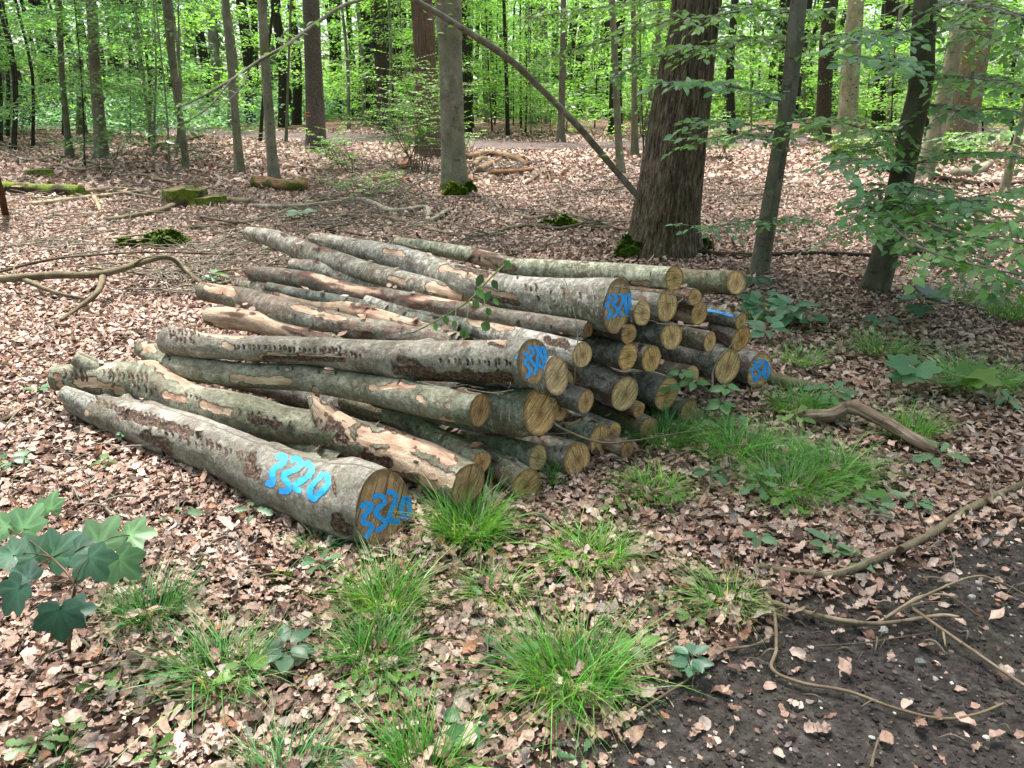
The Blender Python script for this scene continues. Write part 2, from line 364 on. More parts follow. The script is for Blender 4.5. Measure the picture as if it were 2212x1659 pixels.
def add_leaves(mb, P, D, Nn, size, tp, col, curl=None, crumple=0.):
    P = np.asarray(P, float); N = len(P)
    if not N: return
    D = unit(np.broadcast_to(D, (N, 3)).astype(float)); Nn = np.broadcast_to(Nn, (N, 3)).astype(float)
    Nn = unit(Nn-D*(Nn*D).sum(1, keepdims=True)); B = np.cross(Nn, D)
    size = np.broadcast_to(size, (N,)).astype(float); V = tp[0]; m = len(V)
    a, b, c = np.broadcast_to(V[:, 0][None], (N, m)), np.broadcast_to(V[:, 1][None], (N, m)), np.broadcast_to(V[:, 2][None], (N, m)).copy()
    if curl is not None: c += np.asarray(curl)[:, None]*a*a
    if crumple:
        a = a+rng.normal(0, crumple*.6, (N, m)); b = b+rng.normal(0, crumple*.6, (N, m)); c = c+rng.normal(0, crumple, (N, m))
    L = P[:, None]+size[:, None, None]*(a[..., None]*D[:, None]+b[..., None]*B[:, None]+c[..., None]*Nn[:, None])
    col = np.broadcast_to(np.asarray(col, float), (N, 3))
    st = (np.arange(N)*m)[:, None, None]
    mb.add(L.reshape(-1, 3), (tp[1][None]+st).reshape(-1, 4), (tp[2][None]+st).reshape(-1, 3) if len(tp) > 2 else None, np.repeat(col, m, 0))
def rnd_dir(N): a = rng.uniform(0, 2*PI, N); return np.stack([np.cos(a), np.sin(a), np.zeros(N)], 1)
def jit(v, N, s): return np.asarray(v, float)+rng.normal(0, s, (N, 3))
def greens(N, base, var=.25, hue=.15):
    b = np.asarray(base, float)*np.exp(rng.normal(0, var, (N, 1))); b = b*np.exp(rng.normal(0, hue, (N, 3))*np.array([1, .3, .6])); return np.clip(b, .003, .9)
DEADPAL = np.array([(.43, .30, .235), (.56, .44, .365), (.36, .235, .175), (.22, .13, .092), (.11, .066, .05), (.34, .17, .095), (.30, .25, .22), (.48, .36, .29)])
DEADW = np.array([.22, .12, .19, .16, .11, .03, .06, .13])
def dead_cols(N):
    c = DEADPAL[rng.choice(len(DEADPAL), N, p=DEADW/DEADW.sum())]*np.array([.90, .87, .87]); return np.clip(c*np.exp(rng.normal(0, .18, (N, 1))), .01, .8)
PATHL = [tuple(a) for a in PATH]
def litter():
    mb = MB()
    for r0, r1, dens, lo, hi, kind in ((1.2, 3.6, 2300, .022, .064, 'hi'), (1.2, 3.6, 3000, .006, .026, 'mid'), (3.6, 7, 2500, .016, .062, 'mid'), (7, 14, 1250, .025, .075, 'low'), (14, 34, 190, .06, .15, 'low')):
        n = int(.85*(r1*r1-r0*r0)*dens); r = np.sqrt(rng.uniform(r0*r0, r1*r1, n)); a = rng.uniform(-.85, .85, n)
        X, Y = r*np.sin(a), r*np.cos(a); s = soil_mask(X, Y)+.16*fbm(np.stack([X*2.5, Y*2.5, X*0], 1), 3)
        keep = np.where(s > 0, .03+.35*np.exp(-s/.09), 1.)
        patch = fbm(np.stack([X*1.3+9, Y*1.3, X*0], 1), 4)
        keep *= np.clip(1.05-1.3*np.clip(patch-.08, 0, 1), .5, 1)
        if r1 > 14: keep *= sstep(1.0, 1.9, seg_dist(X, Y, PATHL))*.95+.05
        ok = rng.uniform(0, 1, n) < keep; X, Y = X[ok], Y[ok]; n = len(X)
        Z = hf(X, Y)+rng.uniform(.0, .032, n)
        nrm = jit((0, 0, 1), n, .3); D = rnd_dir(n)+rng.normal(0, .2, (n, 3))*np.array([0, 0, 1]); sz = rng.uniform(lo, hi, n)
        P = np.stack([X, Y, Z], 1)-D*sz[:, None]*.4; P[:, 2] = Z
        c = dead_cols(n); cu = rng.normal(-.05, .35, n)
        if kind == 'hi':
            o = rng.uniform(0, 1, n) < .4
            add_leaves(mb, P[o], D[o], nrm[o], sz[o]*1.15, OAKL, c[o], cu[o], .05); o = ~o
            add_leaves(mb, P[o], D[o], nrm[o], sz[o], OVAL, c[o], cu[o], .07)
        else: add_leaves(mb, P, D, nrm, sz, MIDL if kind == 'mid' else LOWL, c, cu, .09 if kind == 'mid' else .05)
    tag(mb.build('leaf_litter', M['dead_leaf'], origin=(0, 0, 0)), 'brown and pinkish fallen leaves carpeting the forest floor', 'fallen leaves', kind='stuff')
litter()
def blob(mb, c, r, col, n=1, squash=.7):                   # small irregular stones / clods, vectorised octahedron-sphere
    N = len(c); ph = np.array([0, .33, .66, 1])*PI; th = np.arange(6)/6*2*PI
    U = np.array([(math.sin(p)*math.cos(t), math.sin(p)*math.sin(t), math.cos(p)) for p in ph for t in th])
    k = rng.uniform(.65, 1.3, (N, len(U), 1)); k[:, :6] = k[:, :1]; k[:, -6:] = k[:, -1:]
    V = c[:, None]+U[None]*k*r[:, None, None]*np.array([1, 1, squash])
    q = grid_faces(4, 6)[:, ::-1]; st = (np.arange(N)*len(U))[:, None, None]
    mb.add(V.reshape(-1, 3), (q[None]+st).reshape(-1, 4), None, np.repeat(col, len(U), 0))
def soil_bits():
    n = 24000; X = rng.uniform(-.2, 3.2, n); Y = rng.uniform(1.2, 4.2, n); s = soil_mask(X, Y); k = s > .02; X, Y = X[k], Y[k]; n = len(X)
    mb = MB(); c = np.stack([X, Y, hf(X, Y)+.002], 1); r = rng.uniform(.0012, .0055, n)*rng.choice([1, 1, 1, 2.2], n)
    blob(mb, c, r, greens(n, (.05, .039, .035), .55, .05))
    tag(mb.build('soil_crumbs', M['clod'], origin=(0, 0, 0), smooth=False), 'dark crumbly earth at the lower right of the clearing', 'soil', kind='stuff')
    n = 900; X = rng.uniform(-.2, 3.2, n); Y = rng.uniform(1.2, 4.2, n); s = soil_mask(X, Y); k = s > .05; X, Y = X[k], Y[k]; n = len(X)
    mb = MB(); blob(mb, np.stack([X, Y, hf(X, Y)+.003], 1), np.exp(rng.normal(-5.2, .5, n)), greens(n, (.34, .32, .28), .35, .06), squash=.6)
    tag(mb.build('gravel', M['stone'], origin=(0, 0, 0), smooth=False), 'pale pebbles strewn over the dark soil', 'gravel', kind='stuff')
soil_bits()
# ------------------------------------------------------------------ logs
EA = np.array([-.48, 2.45, 0]); ET = unit(np.array([1.89, 1.65, 0])); EN = np.array([ET[1], -ET[0], 0])
def endz(x, y):
    d = ray(x, y); return (CAM+d*(((EA-CAM) @ EN)/(d @ EN)))[2]
LOGS = {}
GROUP = 'sawn logs in the timber pile'
def make_log(key, label, pts, zl, zr=None, ratio=None, amount=.3, peel=(), rough=(), rows=(), tint=(1, 1, 1), cutc=(1, 1, 1), res=.011, bumps=(), stubs=(), lump=.05, paint_faces=(), paint_side=(), saw=None, grp=GROUP, ends=(1, 1), wob=.55):
    """pts: (x, y, radius) pixels from the far-left end to the near-right end; zl, zr heights of the centre line."""
    x, y, r = pts[-1]; d0 = 3.4
    if zr is None: zr = endz(x, y)
    n0 = len(pts); cl = np.r_[0, np.cumsum([math.dist(a[:2], b[:2]) for a, b in zip(pts[:-1], pts[1:])])]; cl /= cl[-1]
    K = []
    for (x, y, r), t in zip(pts, cl):
        p = gz(x, y, zl+(zr-zl)*t); K.append([*p, r*depth(p)/F])
    K = np.array(K); length = np.linalg.norm(np.diff(K[:, :3], axis=0), axis=1).sum()
    rm = K[:, 3].mean(); n = max(24, int(length/res)); m = int(np.clip(2*PI*rm/res, 24, 120))
    D = spline(K, n); C, R = D[:, :3].copy(), D[:, 3]; T, A, B = frames(C)
    L = np.linspace(0, length, n); ww = np.sin(np.linspace(0, PI, n))[:, None]*rm*wob; z0 = L*1.9+sum(map(ord, key))
    C += ww*(A*fbm(np.column_stack([z0, z0*0, z0*0]), 3)[:, None]+B*fbm(np.column_stack([z0, z0*0+7, z0*0]), 3)[:, None]); T, A, B = frames(C); th = np.arange(m)/m*2*PI; sd = abs(hash(key)) % 97 if False else sum(map(ord, key))*3.7 % 91
    ct, sn = np.cos(th), np.sin(th); rr = np.repeat(R[:, None], m, 1)
    q = np.stack([np.repeat(L[:, None]*2.3, m, 1)+sd, np.broadcast_to(ct*.8, rr.shape), np.broadcast_to(sn*.8, rr.shape)], -1).reshape(-1, 3)
    rr = rr*(1+(lump+.025)*2.2*fbm(q, 3).reshape(rr.shape)+.03*fbm(q*np.array([9, 5, 5]), 3).reshape(rr.shape))
    dirn = A[:, None]*ct[None, :, None]+B[:, None]*sn[None, :, None]
    V = (C[:, None]+dirn*rr[..., None])
    px, py = proj(V.reshape(-1, 3)); px = px.reshape(rr.shape); py = py.reshape(rr.shape)
    facing = ((CAM-V)*dirn).sum(-1) > 0; knots = []
    for k in range(random.randint(2, 5)):
        i = random.randint(3, n-4); a = random.uniform(-1.6, 1.6); kn = random.uniform(.25, .5)*rm; g = np.exp(-(((L-L[i])[:, None])**2+((((th-a+PI) % (2*PI))-PI)[None]*rm)**2)/(kn*kn)); rr = rr+g*rm*random.uniform(.1, .26); knots.append((i, a, kn))
    for bx, by, br, bh in bumps:                          # swellings and knots
        g = np.exp(-((px-bx)**2+(py-by)**2)/(br*br))*facing; rr = rr+g*bh*rm
    suv = np.stack([np.repeat(L[:, None], m, 1)+sd, np.broadcast_to(th*rm, rr.shape), np.full(rr.shape, sd)], -1)
    sp = suv.reshape(-1, 3)*np.array([2.1, 5.5, 1])+sd
    qq = np.stack([suv[..., 0]*1.5, ct[None]*rm*7+suv[..., 0]*0, sn[None]*rm*7+suv[..., 0]*0], -1).reshape(-1, 3)
    pf = np.clip(.5+(fbm(qq+sd, 4)-(.42-.5*amount)).reshape(rr.shape)*1.6, 0, .95) if amount > 0 else np.zeros(rr.shape)
    nz = 1.5*fbm(np.stack([px*.05+sd, py*.08, px*0], -1).reshape(-1, 3), 4).reshape(rr.shape)
    for pl in peel:
        *pp, hw = pl; f = .5+(hw*(1+1.*nz)-seg_dist(px, py, pp))/(hw*1.1); pf = np.where(facing, np.maximum(pf, np.clip(f, 0, 1)), pf)
    dk = np.zeros(rr.shape)
    for pl in rough:
        *pp, hw = pl; f = .5+(hw*(1+1.*nz)-seg_dist(px, py, pp))/(hw*1.4); dk = np.where(facing, np.maximum(dk, np.clip(f, 0, .9)), dk)
    for (x0, y0, x1, y1, k, ln) in rows:                   # tooth marks of the harvester grapple
        for i in range(k):
            t = (i+random.uniform(-.25, .25))/max(1, k-1); cx = x0+(x1-x0)*t; cy = y0+(y1-y0)*t+random.uniform(-3, 3); l = ln*random.uniform(.6, 1.3)
            w = random.uniform(1.7, 2.9); sl = random.uniform(.15, .4)
            e = seg_dist(px, py, [(cx-l*sl*.5, cy-l*.5), (cx+l*.1, cy), (cx-l*sl*.1, cy+l*.5)])
            dk = np.where(facing, np.maximum(dk, np.clip(1.1-e/(w*1.6), 0, 1)), dk)
    for i, a, kn in knots:
        dk = np.maximum(dk, np.clip(1.25-np.sqrt(((L-L[i])[:, None]*1.6)**2+((((th-a+PI) % (2*PI))-PI)[None]*rm)**2)/(kn*.42)+.8*nz, 0, .8))
    if not rows and not rough:
        s2 = vnoise(np.stack([suv[..., 0]*28, suv[..., 1]*14, suv[..., 0]*0+sd], -1).reshape(-1, 3)).reshape(rr.shape)
        s3 = vnoise(np.stack([suv[..., 0]*2, suv[..., 1]*3, suv[..., 0]*0+sd], -1).reshape(-1, 3)).reshape(rr.shape)
        dk = np.maximum(dk, np.clip((s2-.62)*2.2, 0, .8)*(s3 > .1))
    rr = rr-.004*sstep(.46, .54, pf)+.003*np.exp(-((pf-.43)/.05)**2)-.005*sstep(.4, .7, dk)+.006*sstep(.3, .7, dk)*nz
    V = C[:, None]+dirn*rr[..., None]
    # saw cuts: bend the end rings into the plane of the cut
    faces = []
    for e, i0, sgn in ((0, n-1, 1), (1, 0, -1)):
        ax = T[i0]*sgn; nv = ax.copy(); view = unit(CAM-C[i0])
        if e == 0 and ratio:
            lo, hi = 0., 3.
            for _ in range(40):
                w = (lo+hi)/2; nv = unit(ax+view*w)
                if nv @ view < ratio: lo = w
                else: hi = w
        elif e == 0: nv = unit(ax+np.array([0, 0, .0])+np.array([random.uniform(-.12, .12), random.uniform(-.2, .05), random.uniform(-.12, .12)]))
        reach = R[i0]*2.4
        for i in range(n):
            dd = abs(L[i]-L[i0])
            if dd > reach: continue
            w = (1-dd/reach); off = V[i]-C[i]; sh = -(off @ nv)/(ax @ nv)
            V[i] = V[i]+ax[None]*(sh*w)[:, None]
        faces.append((e, i0, nv, ax))
    root_org = np.array([*C[n//2][:2], max(0, C[n//2][2]-R[n//2])])
    cutc = tuple((.7*c+.3*sum(cutc)/3)*1.32*f for c, f in zip(cutc, (1.04, .97, .95))); root = empty('log', root_org, label, 'log', grp)
    mb = MB(); mb.add(V.reshape(-1, 3), grid_faces(n, m), None, suv=suv.reshape(-1, 3), peel=pf.ravel(), dark=dk.ravel())
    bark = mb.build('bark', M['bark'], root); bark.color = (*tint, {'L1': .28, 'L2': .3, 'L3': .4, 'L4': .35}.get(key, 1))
    fc = None
    for e, i0, nv, ax in faces:
        if not ends[e]: continue
        rim = V[i0]; c0 = rim.mean(0); mb2 = MB(); Vs = []; fp = []; rings = 12
        a0 = saw if saw is not None else random.uniform(0, PI)
        ex = unit(np.cross(nv, (0, 0, 1))); ey = np.cross(nv, ex)
        for k in range(rings+1):
            t = k/rings; w = c0+(rim-c0)*t*(.997)
            loc = np.stack([(w-c0) @ ex, (w-c0) @ ey], 1)/R[i0]
            ch = .0022*fbm(np.column_stack([loc*6+sd, loc[:, 0]*0]), 3)*(t < .99)
            if paint_faces and e == 0: ch = ch*.2
            Vs.append(w+nv*(ch+.0015)[:, None]); rot = np.stack([loc[:, 0]*math.cos(a0)+loc[:, 1]*math.sin(a0), -loc[:, 0]*math.sin(a0)+loc[:, 1]*math.cos(a0), np.full(m, sd)], 1)
            rot[:, 2] = 0; fp.append(rot)
        mb2.add(np.vstack(Vs), grid_faces(rings+1, m)[:, ::-1 if e else 1], None, fp=np.vstack(fp))
        f = mb2.build('cut_end', M['cut'], root); f.color = (*cutc, 1)
        if e == 0: fc = (c0, nv)
    for (sx, sy, ex_, ey_, r0, r1, *torn) in stubs:        # torn branch stubs, or the smooth second limb of a fork
        sz = zl+(zr-zl)*.7; 
        k = np.argmin((proj(C)[0]-sx)**2+(proj(C)[1]-sy)**2); dd = depth(C[k]); b0 = C[k]; b1 = at(ex_, ey_, depth(C[k])-.02)
        ms = MB(); tube(ms, [b0, b0+(b1-b0)*.6, b1], [r0*dd/F, (r0+r1)*.5*dd/F, r1*dd/F], 18, 16, rough=.04 if torn else .4, seed=sd)
        if not torn: ms.at['peel'] = [(0, np.clip(.62+fbm(ms.v[0]*30, 3), 0, 1))]; ms.at['dark'] = [(0, np.clip(fbm(ms.v[0]*60+4, 3)+.05, 0, 1))]
        ms.build('branch_stub', M['bark'], root).color = (*tint, 1)
    def ribbon(mbp, pts, hw, hit):
        S = spline(np.array(pts, float), max(8, int(sum(math.dist(a, b) for a, b in zip(pts[:-1], pts[1:]))/1.2)))
        Tn = np.gradient(S, axis=0); Tn = Tn/(np.linalg.norm(Tn, axis=1)[:, None]+1e-9); Nn = np.stack([-Tn[:, 1], Tn[:, 0]], 1)
        wv = hw*1.18*(1+.22*vnoise(np.column_stack([np.arange(len(S))*.35, np.full(len(S), pts[0][0]), np.zeros(len(S))])))
        wv[0] *= .6; wv[-1] *= .6; cols = np.linspace(-1, 1, 5); G = []
        for s, nn, w in zip(S, Nn, wv):
            for c in cols:
                h = hit(*(s+nn*c*w), .0012)
                G.append(h)
        if any(g is None for g in G):
            G = [g if g is not None else next((h for h in G if h is not None)) for g in G]
        k = len(S); i = np.arange(k-1)[:, None]*5; j = np.arange(4)[None]
        mbp.add(np.array(G), np.stack([i+j, i+j+1, i+j+6, i+j+5], -1).reshape(-1, 4), edge=np.tile([1., .4, 0, .4, 1.], k))
    if paint_faces:
        c0, nv = fc; mbp = MB()
        for si, (hw, st) in enumerate(paint_faces):
            def hit(x, y, o, si=si):
                d = ray(x, y); return CAM+d*(((c0-CAM) @ nv)/(d @ nv))+nv*(o+.0015+.0005*si)
            ribbon(mbp, st, hw, hit)
        mbp.build('painted_number', M['paint'], root)
    if paint_side:
        bv = mb.bvh(); mbp = MB()
        for si, (hw, st) in enumerate(paint_side):
            def hit(x, y, o, si=si):
                d = Vector(ray(x, y)); h = bv.ray_cast(Vector(CAM), d)
                return None if h[0] is None else np.array(h[0]-d.normalized()*(o+.0008+.0005*si))
            ribbon(mbp, st, hw, hit)
        mbp.build('painted_number' if len(paint_side) > 1 else 'paint_mark', M['paint'], root)
    LOGS[key] = (C, R)
def cv(pts, ox, oy, s): return [(ox+x*s, oy+y*s) for x, y in pts]
A_ = (521.2, 932.6, .18603); B_ = (1069.8, 685.8, .0992); C_ = (1261.8, 576., .0992); D_ = (1563.5, 630.9, .1488)
SIDE = [cv(p, *A_) for p in ([(400, 305), (470, 278), (505, 310), (470, 375), (390, 420), (357, 490), (368, 560), (345, 610), (285, 585)],
    [(570, 340), (625, 310), (685, 345), (680, 400), (610, 445), (510, 490), (500, 545), (550, 610), (548, 680), (490, 690), (440, 690)],
    [(740, 410), (772, 370), (815, 420), (800, 490), (720, 555), (640, 610), (635, 665), (700, 690)],
    [(960, 480), (900, 540), (810, 640), (800, 740), (840, 775), (905, 720), (1000, 620), (1000, 520), (960, 480)])]
FACE1 = [cv(p, *A_) for p in ([(1380, 890), (1430, 840), (1500, 840), (1490, 895), (1430, 960), (1405, 1020), (1430, 1060), (1490, 1080), (1505, 1125), (1470, 1180), (1430, 1235)],
    [(1520, 765), (1580, 738), (1650, 770), (1650, 830), (1580, 890), (1560, 950), (1620, 1010), (1670, 1050), (1640, 1100), (1560, 1155)],
    [(1680, 705), (1750, 705), (1790, 760), (1770, 830), (1725, 930), (1705, 1020), (1750, 1035), (1835, 1040)],
    [(1900, 755), (1860, 830), (1852, 930), (1890, 1010), (1930, 1000), (1942, 880), (1930, 790), (1900, 755)])]
FACE4 = [cv(p, *B_) for p in ([(590, 815), (650, 795), (700, 870), (655, 940), (640, 1000), (735, 1105), (742, 1210), (665, 1315)],
    [(700, 715), (730, 655), (795, 685), (805, 790), (730, 880), (770, 950), (850, 1040), (885, 1110), (860, 1180), (815, 1250)],
    [(840, 615), (905, 690), (920, 800), (895, 940), (925, 1020), (1035, 1115)],
    [(990, 635), (970, 760), (1010, 900), (1055, 1040), (1090, 990), (1080, 820), (1040, 690), (990, 635)])]
FACE24 = [cv(p, *C_) for p in ([(480, 645), (545, 660), (545, 760), (475, 800), (480, 880), (565, 970), (545, 1050), (490, 1140)],
    [(590, 580), (660, 620), (690, 700), (650, 780), (600, 800), (700, 920), (830, 1085)],
    [(740, 585), (820, 650), (825, 750), (745, 900), (690, 1010), (605, 1115)],
    [(905, 600), (885, 720), (895, 900), (920, 1040), (965, 1040), (978, 850), (970, 640), (905, 600)])]
FACE37 = [cv(p, *D_) for p in ([(425, 1020), (455, 1005), (460, 1060), (410, 1110), (400, 1160), (430, 1210), (430, 1265), (395, 1275)],
    [(490, 975), (535, 1000), (520, 1060), (470, 1110), (510, 1160), (500, 1225), (450, 1305)],
    [(560, 990), (605, 1020), (580, 1100), (550, 1170), (590, 1230)],
    [(620, 1000), (592, 1100), (572, 1190), (600, 1240), (632, 1190), (642, 1100), (620, 1000)])]
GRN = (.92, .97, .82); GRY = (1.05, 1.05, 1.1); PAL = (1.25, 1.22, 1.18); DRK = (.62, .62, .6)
make_log('L1', 'thick front log with 3320 painted blue on its bark and on its end', [(160, 868, 24), (205, 884, 33), (333, 922, 50), (500, 985, 55), (617, 1034, 66), (745, 1083, 78), (828, 1098, 82)], .07, .135, .66, 0., tint=(1.0, 1.0, .98), cutc=(.78, .66, .58), res=.0055,
    peel=[((258, 897), (288, 899), (328, 915), (397, 931), 8), ((542, 1000), (545, 1016), 10), ((470, 965), 5), ((182, 878), (185, 892), 4)], rough=[((258, 893), (290, 898), (330, 912), (400, 934), 9), ((318, 943), (358, 962), (352, 992), 12), ((540, 992), (548, 1018), 12), ((735, 1125), (765, 1150), 12), ((725, 1035), (735, 1075), 4), ((690, 985), (760, 1000), 5)],
    rows=[(199, 862, 249, 879, 7, 11), (257, 889, 328, 900, 8, 14), (328, 905, 407, 932, 10, 15), (407, 932, 455, 958, 6, 17), (455, 962, 546, 990, 9, 12), (310, 918, 440, 968, 9, 9)],
    bumps=[(778, 985, 50, .42), (690, 975, 22, .1), (333, 868, 16, .1), (650, 1068, 14, .1), (560, 1095, 30, .12), (440, 925, 20, .06)], stubs=[(222, 886, 134, 848, 27, 17, 0)], lump=.01, wob=.12, paint_faces=[(5.3, s) for s in FACE1], paint_side=[(6, s) for s in SIDE], saw=.9)
make_log('L2', 'forked grey green log with a torn stub, second from the front', [(122, 815, 28), (200, 820, 35), (300, 832, 46), (340, 846, 44), (400, 865, 42), (500, 884, 44), (667, 922, 42), (760, 945, 44), (820, 957, 45), (930, 1005, 48), (1010, 1047, 50)], .2, .15, .56, 0., tint=GRN, cutc=(.8, .66, .55), res=.006,
    peel=[((195, 794), (247, 786), 5), ((169, 826), (199, 828), (258, 843), 9), ((308, 778), (338, 798), (378, 816), (428, 833), 10), ((437, 875), (493, 886), 9), ((358, 850), (397, 862), 9), ((787, 950), (854, 948), (924, 960), (955, 982), 22), ((800, 980), (890, 1005), (960, 1040), 24), ((675, 860), (735, 900), (745, 945), 20), ((120, 812), (130, 830), 9)],
    rough=[((690, 915), (735, 930), (745, 960), 10), ((790, 985), (840, 1000), 9), ((540, 905), (600, 918), 5)],
    rows=[(143, 808, 187, 811, 5, 17), (225, 806, 320, 820, 10, 19), (290, 836, 340, 848, 5, 12), (403, 854, 435, 861, 4, 8), (520, 890, 610, 915, 7, 10), (370, 778, 300, 770, 3, 8)], bumps=[(330, 797, 34, .3), (180, 800, 20, .12), (560, 880, 40, .1), (715, 895, 36, .38), (450, 890, 30, .1)], stubs=[(740, 925, 668, 856, 40, 6), (262, 812, 165, 774, 22, 17, 0)], lump=.045, wob=.7, saw=1.1)
make_log('L3', 'smooth green log under the upper painted one, its end clean', [(312, 752, 22), (345, 772, 25), (400, 793, 26), (500, 803, 28), (667, 813, 30), (850, 848, 35), (960, 872, 37), (1036, 886, 37)], .27, .40, .5, .06, tint=GRN, cutc=(.75, .58, .42), res=.007, lump=.03,
    peel=[((505, 818), (620, 824), 8), ((680, 842), 8), ((620, 797), 4), ((905, 857), (915, 866), 5), ((945, 870), 5), ((968, 876), 6), ((805, 838), (895, 834), 6), ((700, 800), (720, 803), 4), ((950, 905), (975, 915), 6), ((312, 745), (325, 755), 14)], rows=[(345, 745, 365, 770, 4, 8), (560, 790, 720, 805, 5, 6)])
make_log('L4', 'long log across the middle with 3320 in blue on its sawn end', [(366, 736, 31), (430, 745, 29), (500, 748, 28), (667, 754, 30), (800, 769, 37), (900, 776, 44), (1050, 780, 48), (1152, 781, 50)], .40, .56, .62, 0., tint=(1.08, 1.06, 1.0), cutc=(.72, .64, .6), res=.006, lump=.02, wob=.3,
    peel=[((565, 768), (737, 773), 7), ((430, 718), (520, 722), 6), ((485, 745), (497, 750), 6), ((1060, 735), (1095, 742), 8), ((950, 752), 4)], rough=[((860, 795), (950, 815), (1110, 818), 13), ((870, 780), (900, 780), 8), ((570, 772), (740, 778), 4), ((1060, 740), (1095, 748), 4)],
    rows=[(367, 716, 430, 720, 8, 8), (370, 728, 420, 736, 6, 8), (505, 750, 737, 756, 22, 7), (954, 780, 1120, 785, 13, 9), (700, 757, 780, 770, 8, 7)], bumps=[(880, 800, 35, .12)], paint_faces=[(3.4, s) for s in FACE4], paint_side=[(3, [(1113, 772), (1120, 776)])], saw=1.2)
make_log('L5', 'split log whose grooved end peeks out behind the painted one', [(980, 790, 36), (1120, 803, 40), (1202, 811, 43)], .45, .47, .58, .2, tint=GRY, cutc=(1.05, 1.05, 1.02), saw=.4)
make_log('L5b', 'thin broken log tucked behind the split grooved end', [(1080, 812, 22), (1226, 827, 25)], .36, .37, .5, .3, cutc=(.9, .8, .66))
make_log('L6', 'stout log with an ochre double lobed end under the painted one', [(820, 848, 36), (950, 868, 40), (1060, 882, 46), (1166, 891, 49)], .28, .325, .66, .1, tint=GRN, cutc=(1.0, .84, .55), bumps=[(1120, 930, 25, .15), (1150, 900, 20, -.1)], saw=.5)
make_log('L7', 'small log half hidden behind the ochre double lobed end', [(1080, 860, 24), (1209, 883, 28)], .24, .255, .55, .2, cutc=(1.1, .95, .72))
make_log('L8', 'short grey log with a ragged end right of the ochre one', [(1020, 810, 24), (1160, 840, 26), (1264, 867, 27)], .29, .31, .6, .1, tint=GRY, cutc=(1.0, .85, .66), lump=.07)
make_log('L9', 'grey log with a pale round end and peeled pink bark', [(960, 715, 30), (1120, 760, 34), (1230, 800, 37), (1349, 851, 39)], .28, None, .55, .28, tint=PAL, cutc=(.98, 1.0, .86), peel=[((1150, 790), (1240, 820), 14)])
make_log('L10', 'mossy topped log with a pale saw grooved end in mid pile', [(800, 655, 23), (990, 698, 25), (1120, 730, 27), (1257, 767, 29)], .50, None, .72, .34, tint=PAL, cutc=(1.12, 1.08, .88), peel=[((1020, 690), (1100, 705), 9)], rough=[((1180, 735), (1225, 745), 8)], saw=PI/2+.1)
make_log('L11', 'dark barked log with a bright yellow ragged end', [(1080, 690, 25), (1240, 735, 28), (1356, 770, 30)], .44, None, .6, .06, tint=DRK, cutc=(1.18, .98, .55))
make_log('L12', 'short log with an orange heart beside the yellow ragged end', [(1200, 720, 25), (1320, 752, 28), (1407, 776, 30)], .38, None, .56, .08, tint=(.85, .82, .75), cutc=(1.1, .88, .5))
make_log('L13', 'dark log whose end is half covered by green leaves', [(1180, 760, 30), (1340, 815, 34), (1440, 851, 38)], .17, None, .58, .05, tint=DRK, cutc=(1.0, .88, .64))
make_log('L14', 'thin flaking log with a frayed end below the leafy twig', [(1200, 820, 17), (1380, 886, 20)], .155, None, .5, .75, tint=(.8, .66, .58), cutc=(.9, .66, .46), lump=.09)
make_log('L15', 'half buried mossy log end in the long grass', [(1230, 860, 22), (1400, 925, 26)], .07, .075, .6, .2, tint=GRN, cutc=(.7, .66, .5))
make_log('L16', 'ground log with a large brown knot near its striped end', [(1020, 850, 28), (1180, 910, 31), (1297, 950, 34)], .085, None, .64, .02, tint=(.85, .9, .78), cutc=(.98, .84, .62), peel=[((1215, 910), (1250, 905), 8)], rough=[((1206, 908), (1258, 902), 3)], saw=PI/2-.2)
make_log('L17', 'thin log squeezed behind the striped ground log', [(1160, 870, 19), (1326, 933, 22)], .095, None, .5, .2, cutc=(1.15, .95, .65))
make_log('L18', 'short weathered stub of a log at the foot of the pile', [(1210, 920, 18), (1355, 972, 21)], .06, .055, .6, .5, tint=(.9, .75, .6), cutc=(.75, .6, .45))
make_log('L19', 'ground log with a plain greenish end between two larger ones', [(930, 925, 26), (1060, 962, 28), (1161, 990, 30)], .09, .105, .62, .06, tint=(.8, .88, .72), cutc=(.9, .94, .72))
make_log('L20', 'ground log with a dark grooved end behind a grass tuft', [(960, 900, 30), (1100, 940, 34), (1247, 992, 38)], .085, .08, .68, .1, tint=(.95, .98, .9), cutc=(.95, .82, .58), saw=PI/2+.3, rows=[(1130, 940, 1220, 975, 5, 8)])
make_log('L21', 'pale flaking ground log with a round olive end', [(860, 895, 30), (960, 950, 32), (1060, 1002, 34), (1137, 1046, 35)], .075, .07, .78, .3, tint=(1.2, 1.18, .98), cutc=(.72, .68, .42))
make_log('L22', 'lichen pale log lying between the second log and the flaking one', [(745, 862, 20), (870, 905, 23), (960, 955, 25), (1039, 999, 27)], .16, .17, .66, .22, tint=(1.25, 1.28, 1.05), cutc=(1.15, .9, .66), saw=PI/2)
make_log('L23', 'long slender log running just under the topmost painted log', [(545, 590, 17), (600, 597, 19), (690, 612, 20), (737, 625, 20), (837, 645, 20), (970, 668, 22), (1137, 695, 22), (1270, 712, 18)], .50, .62, .5, .3, tint=(.88, .84, .8), cutc=(.5, .38, .26), lump=.06, res=.009)
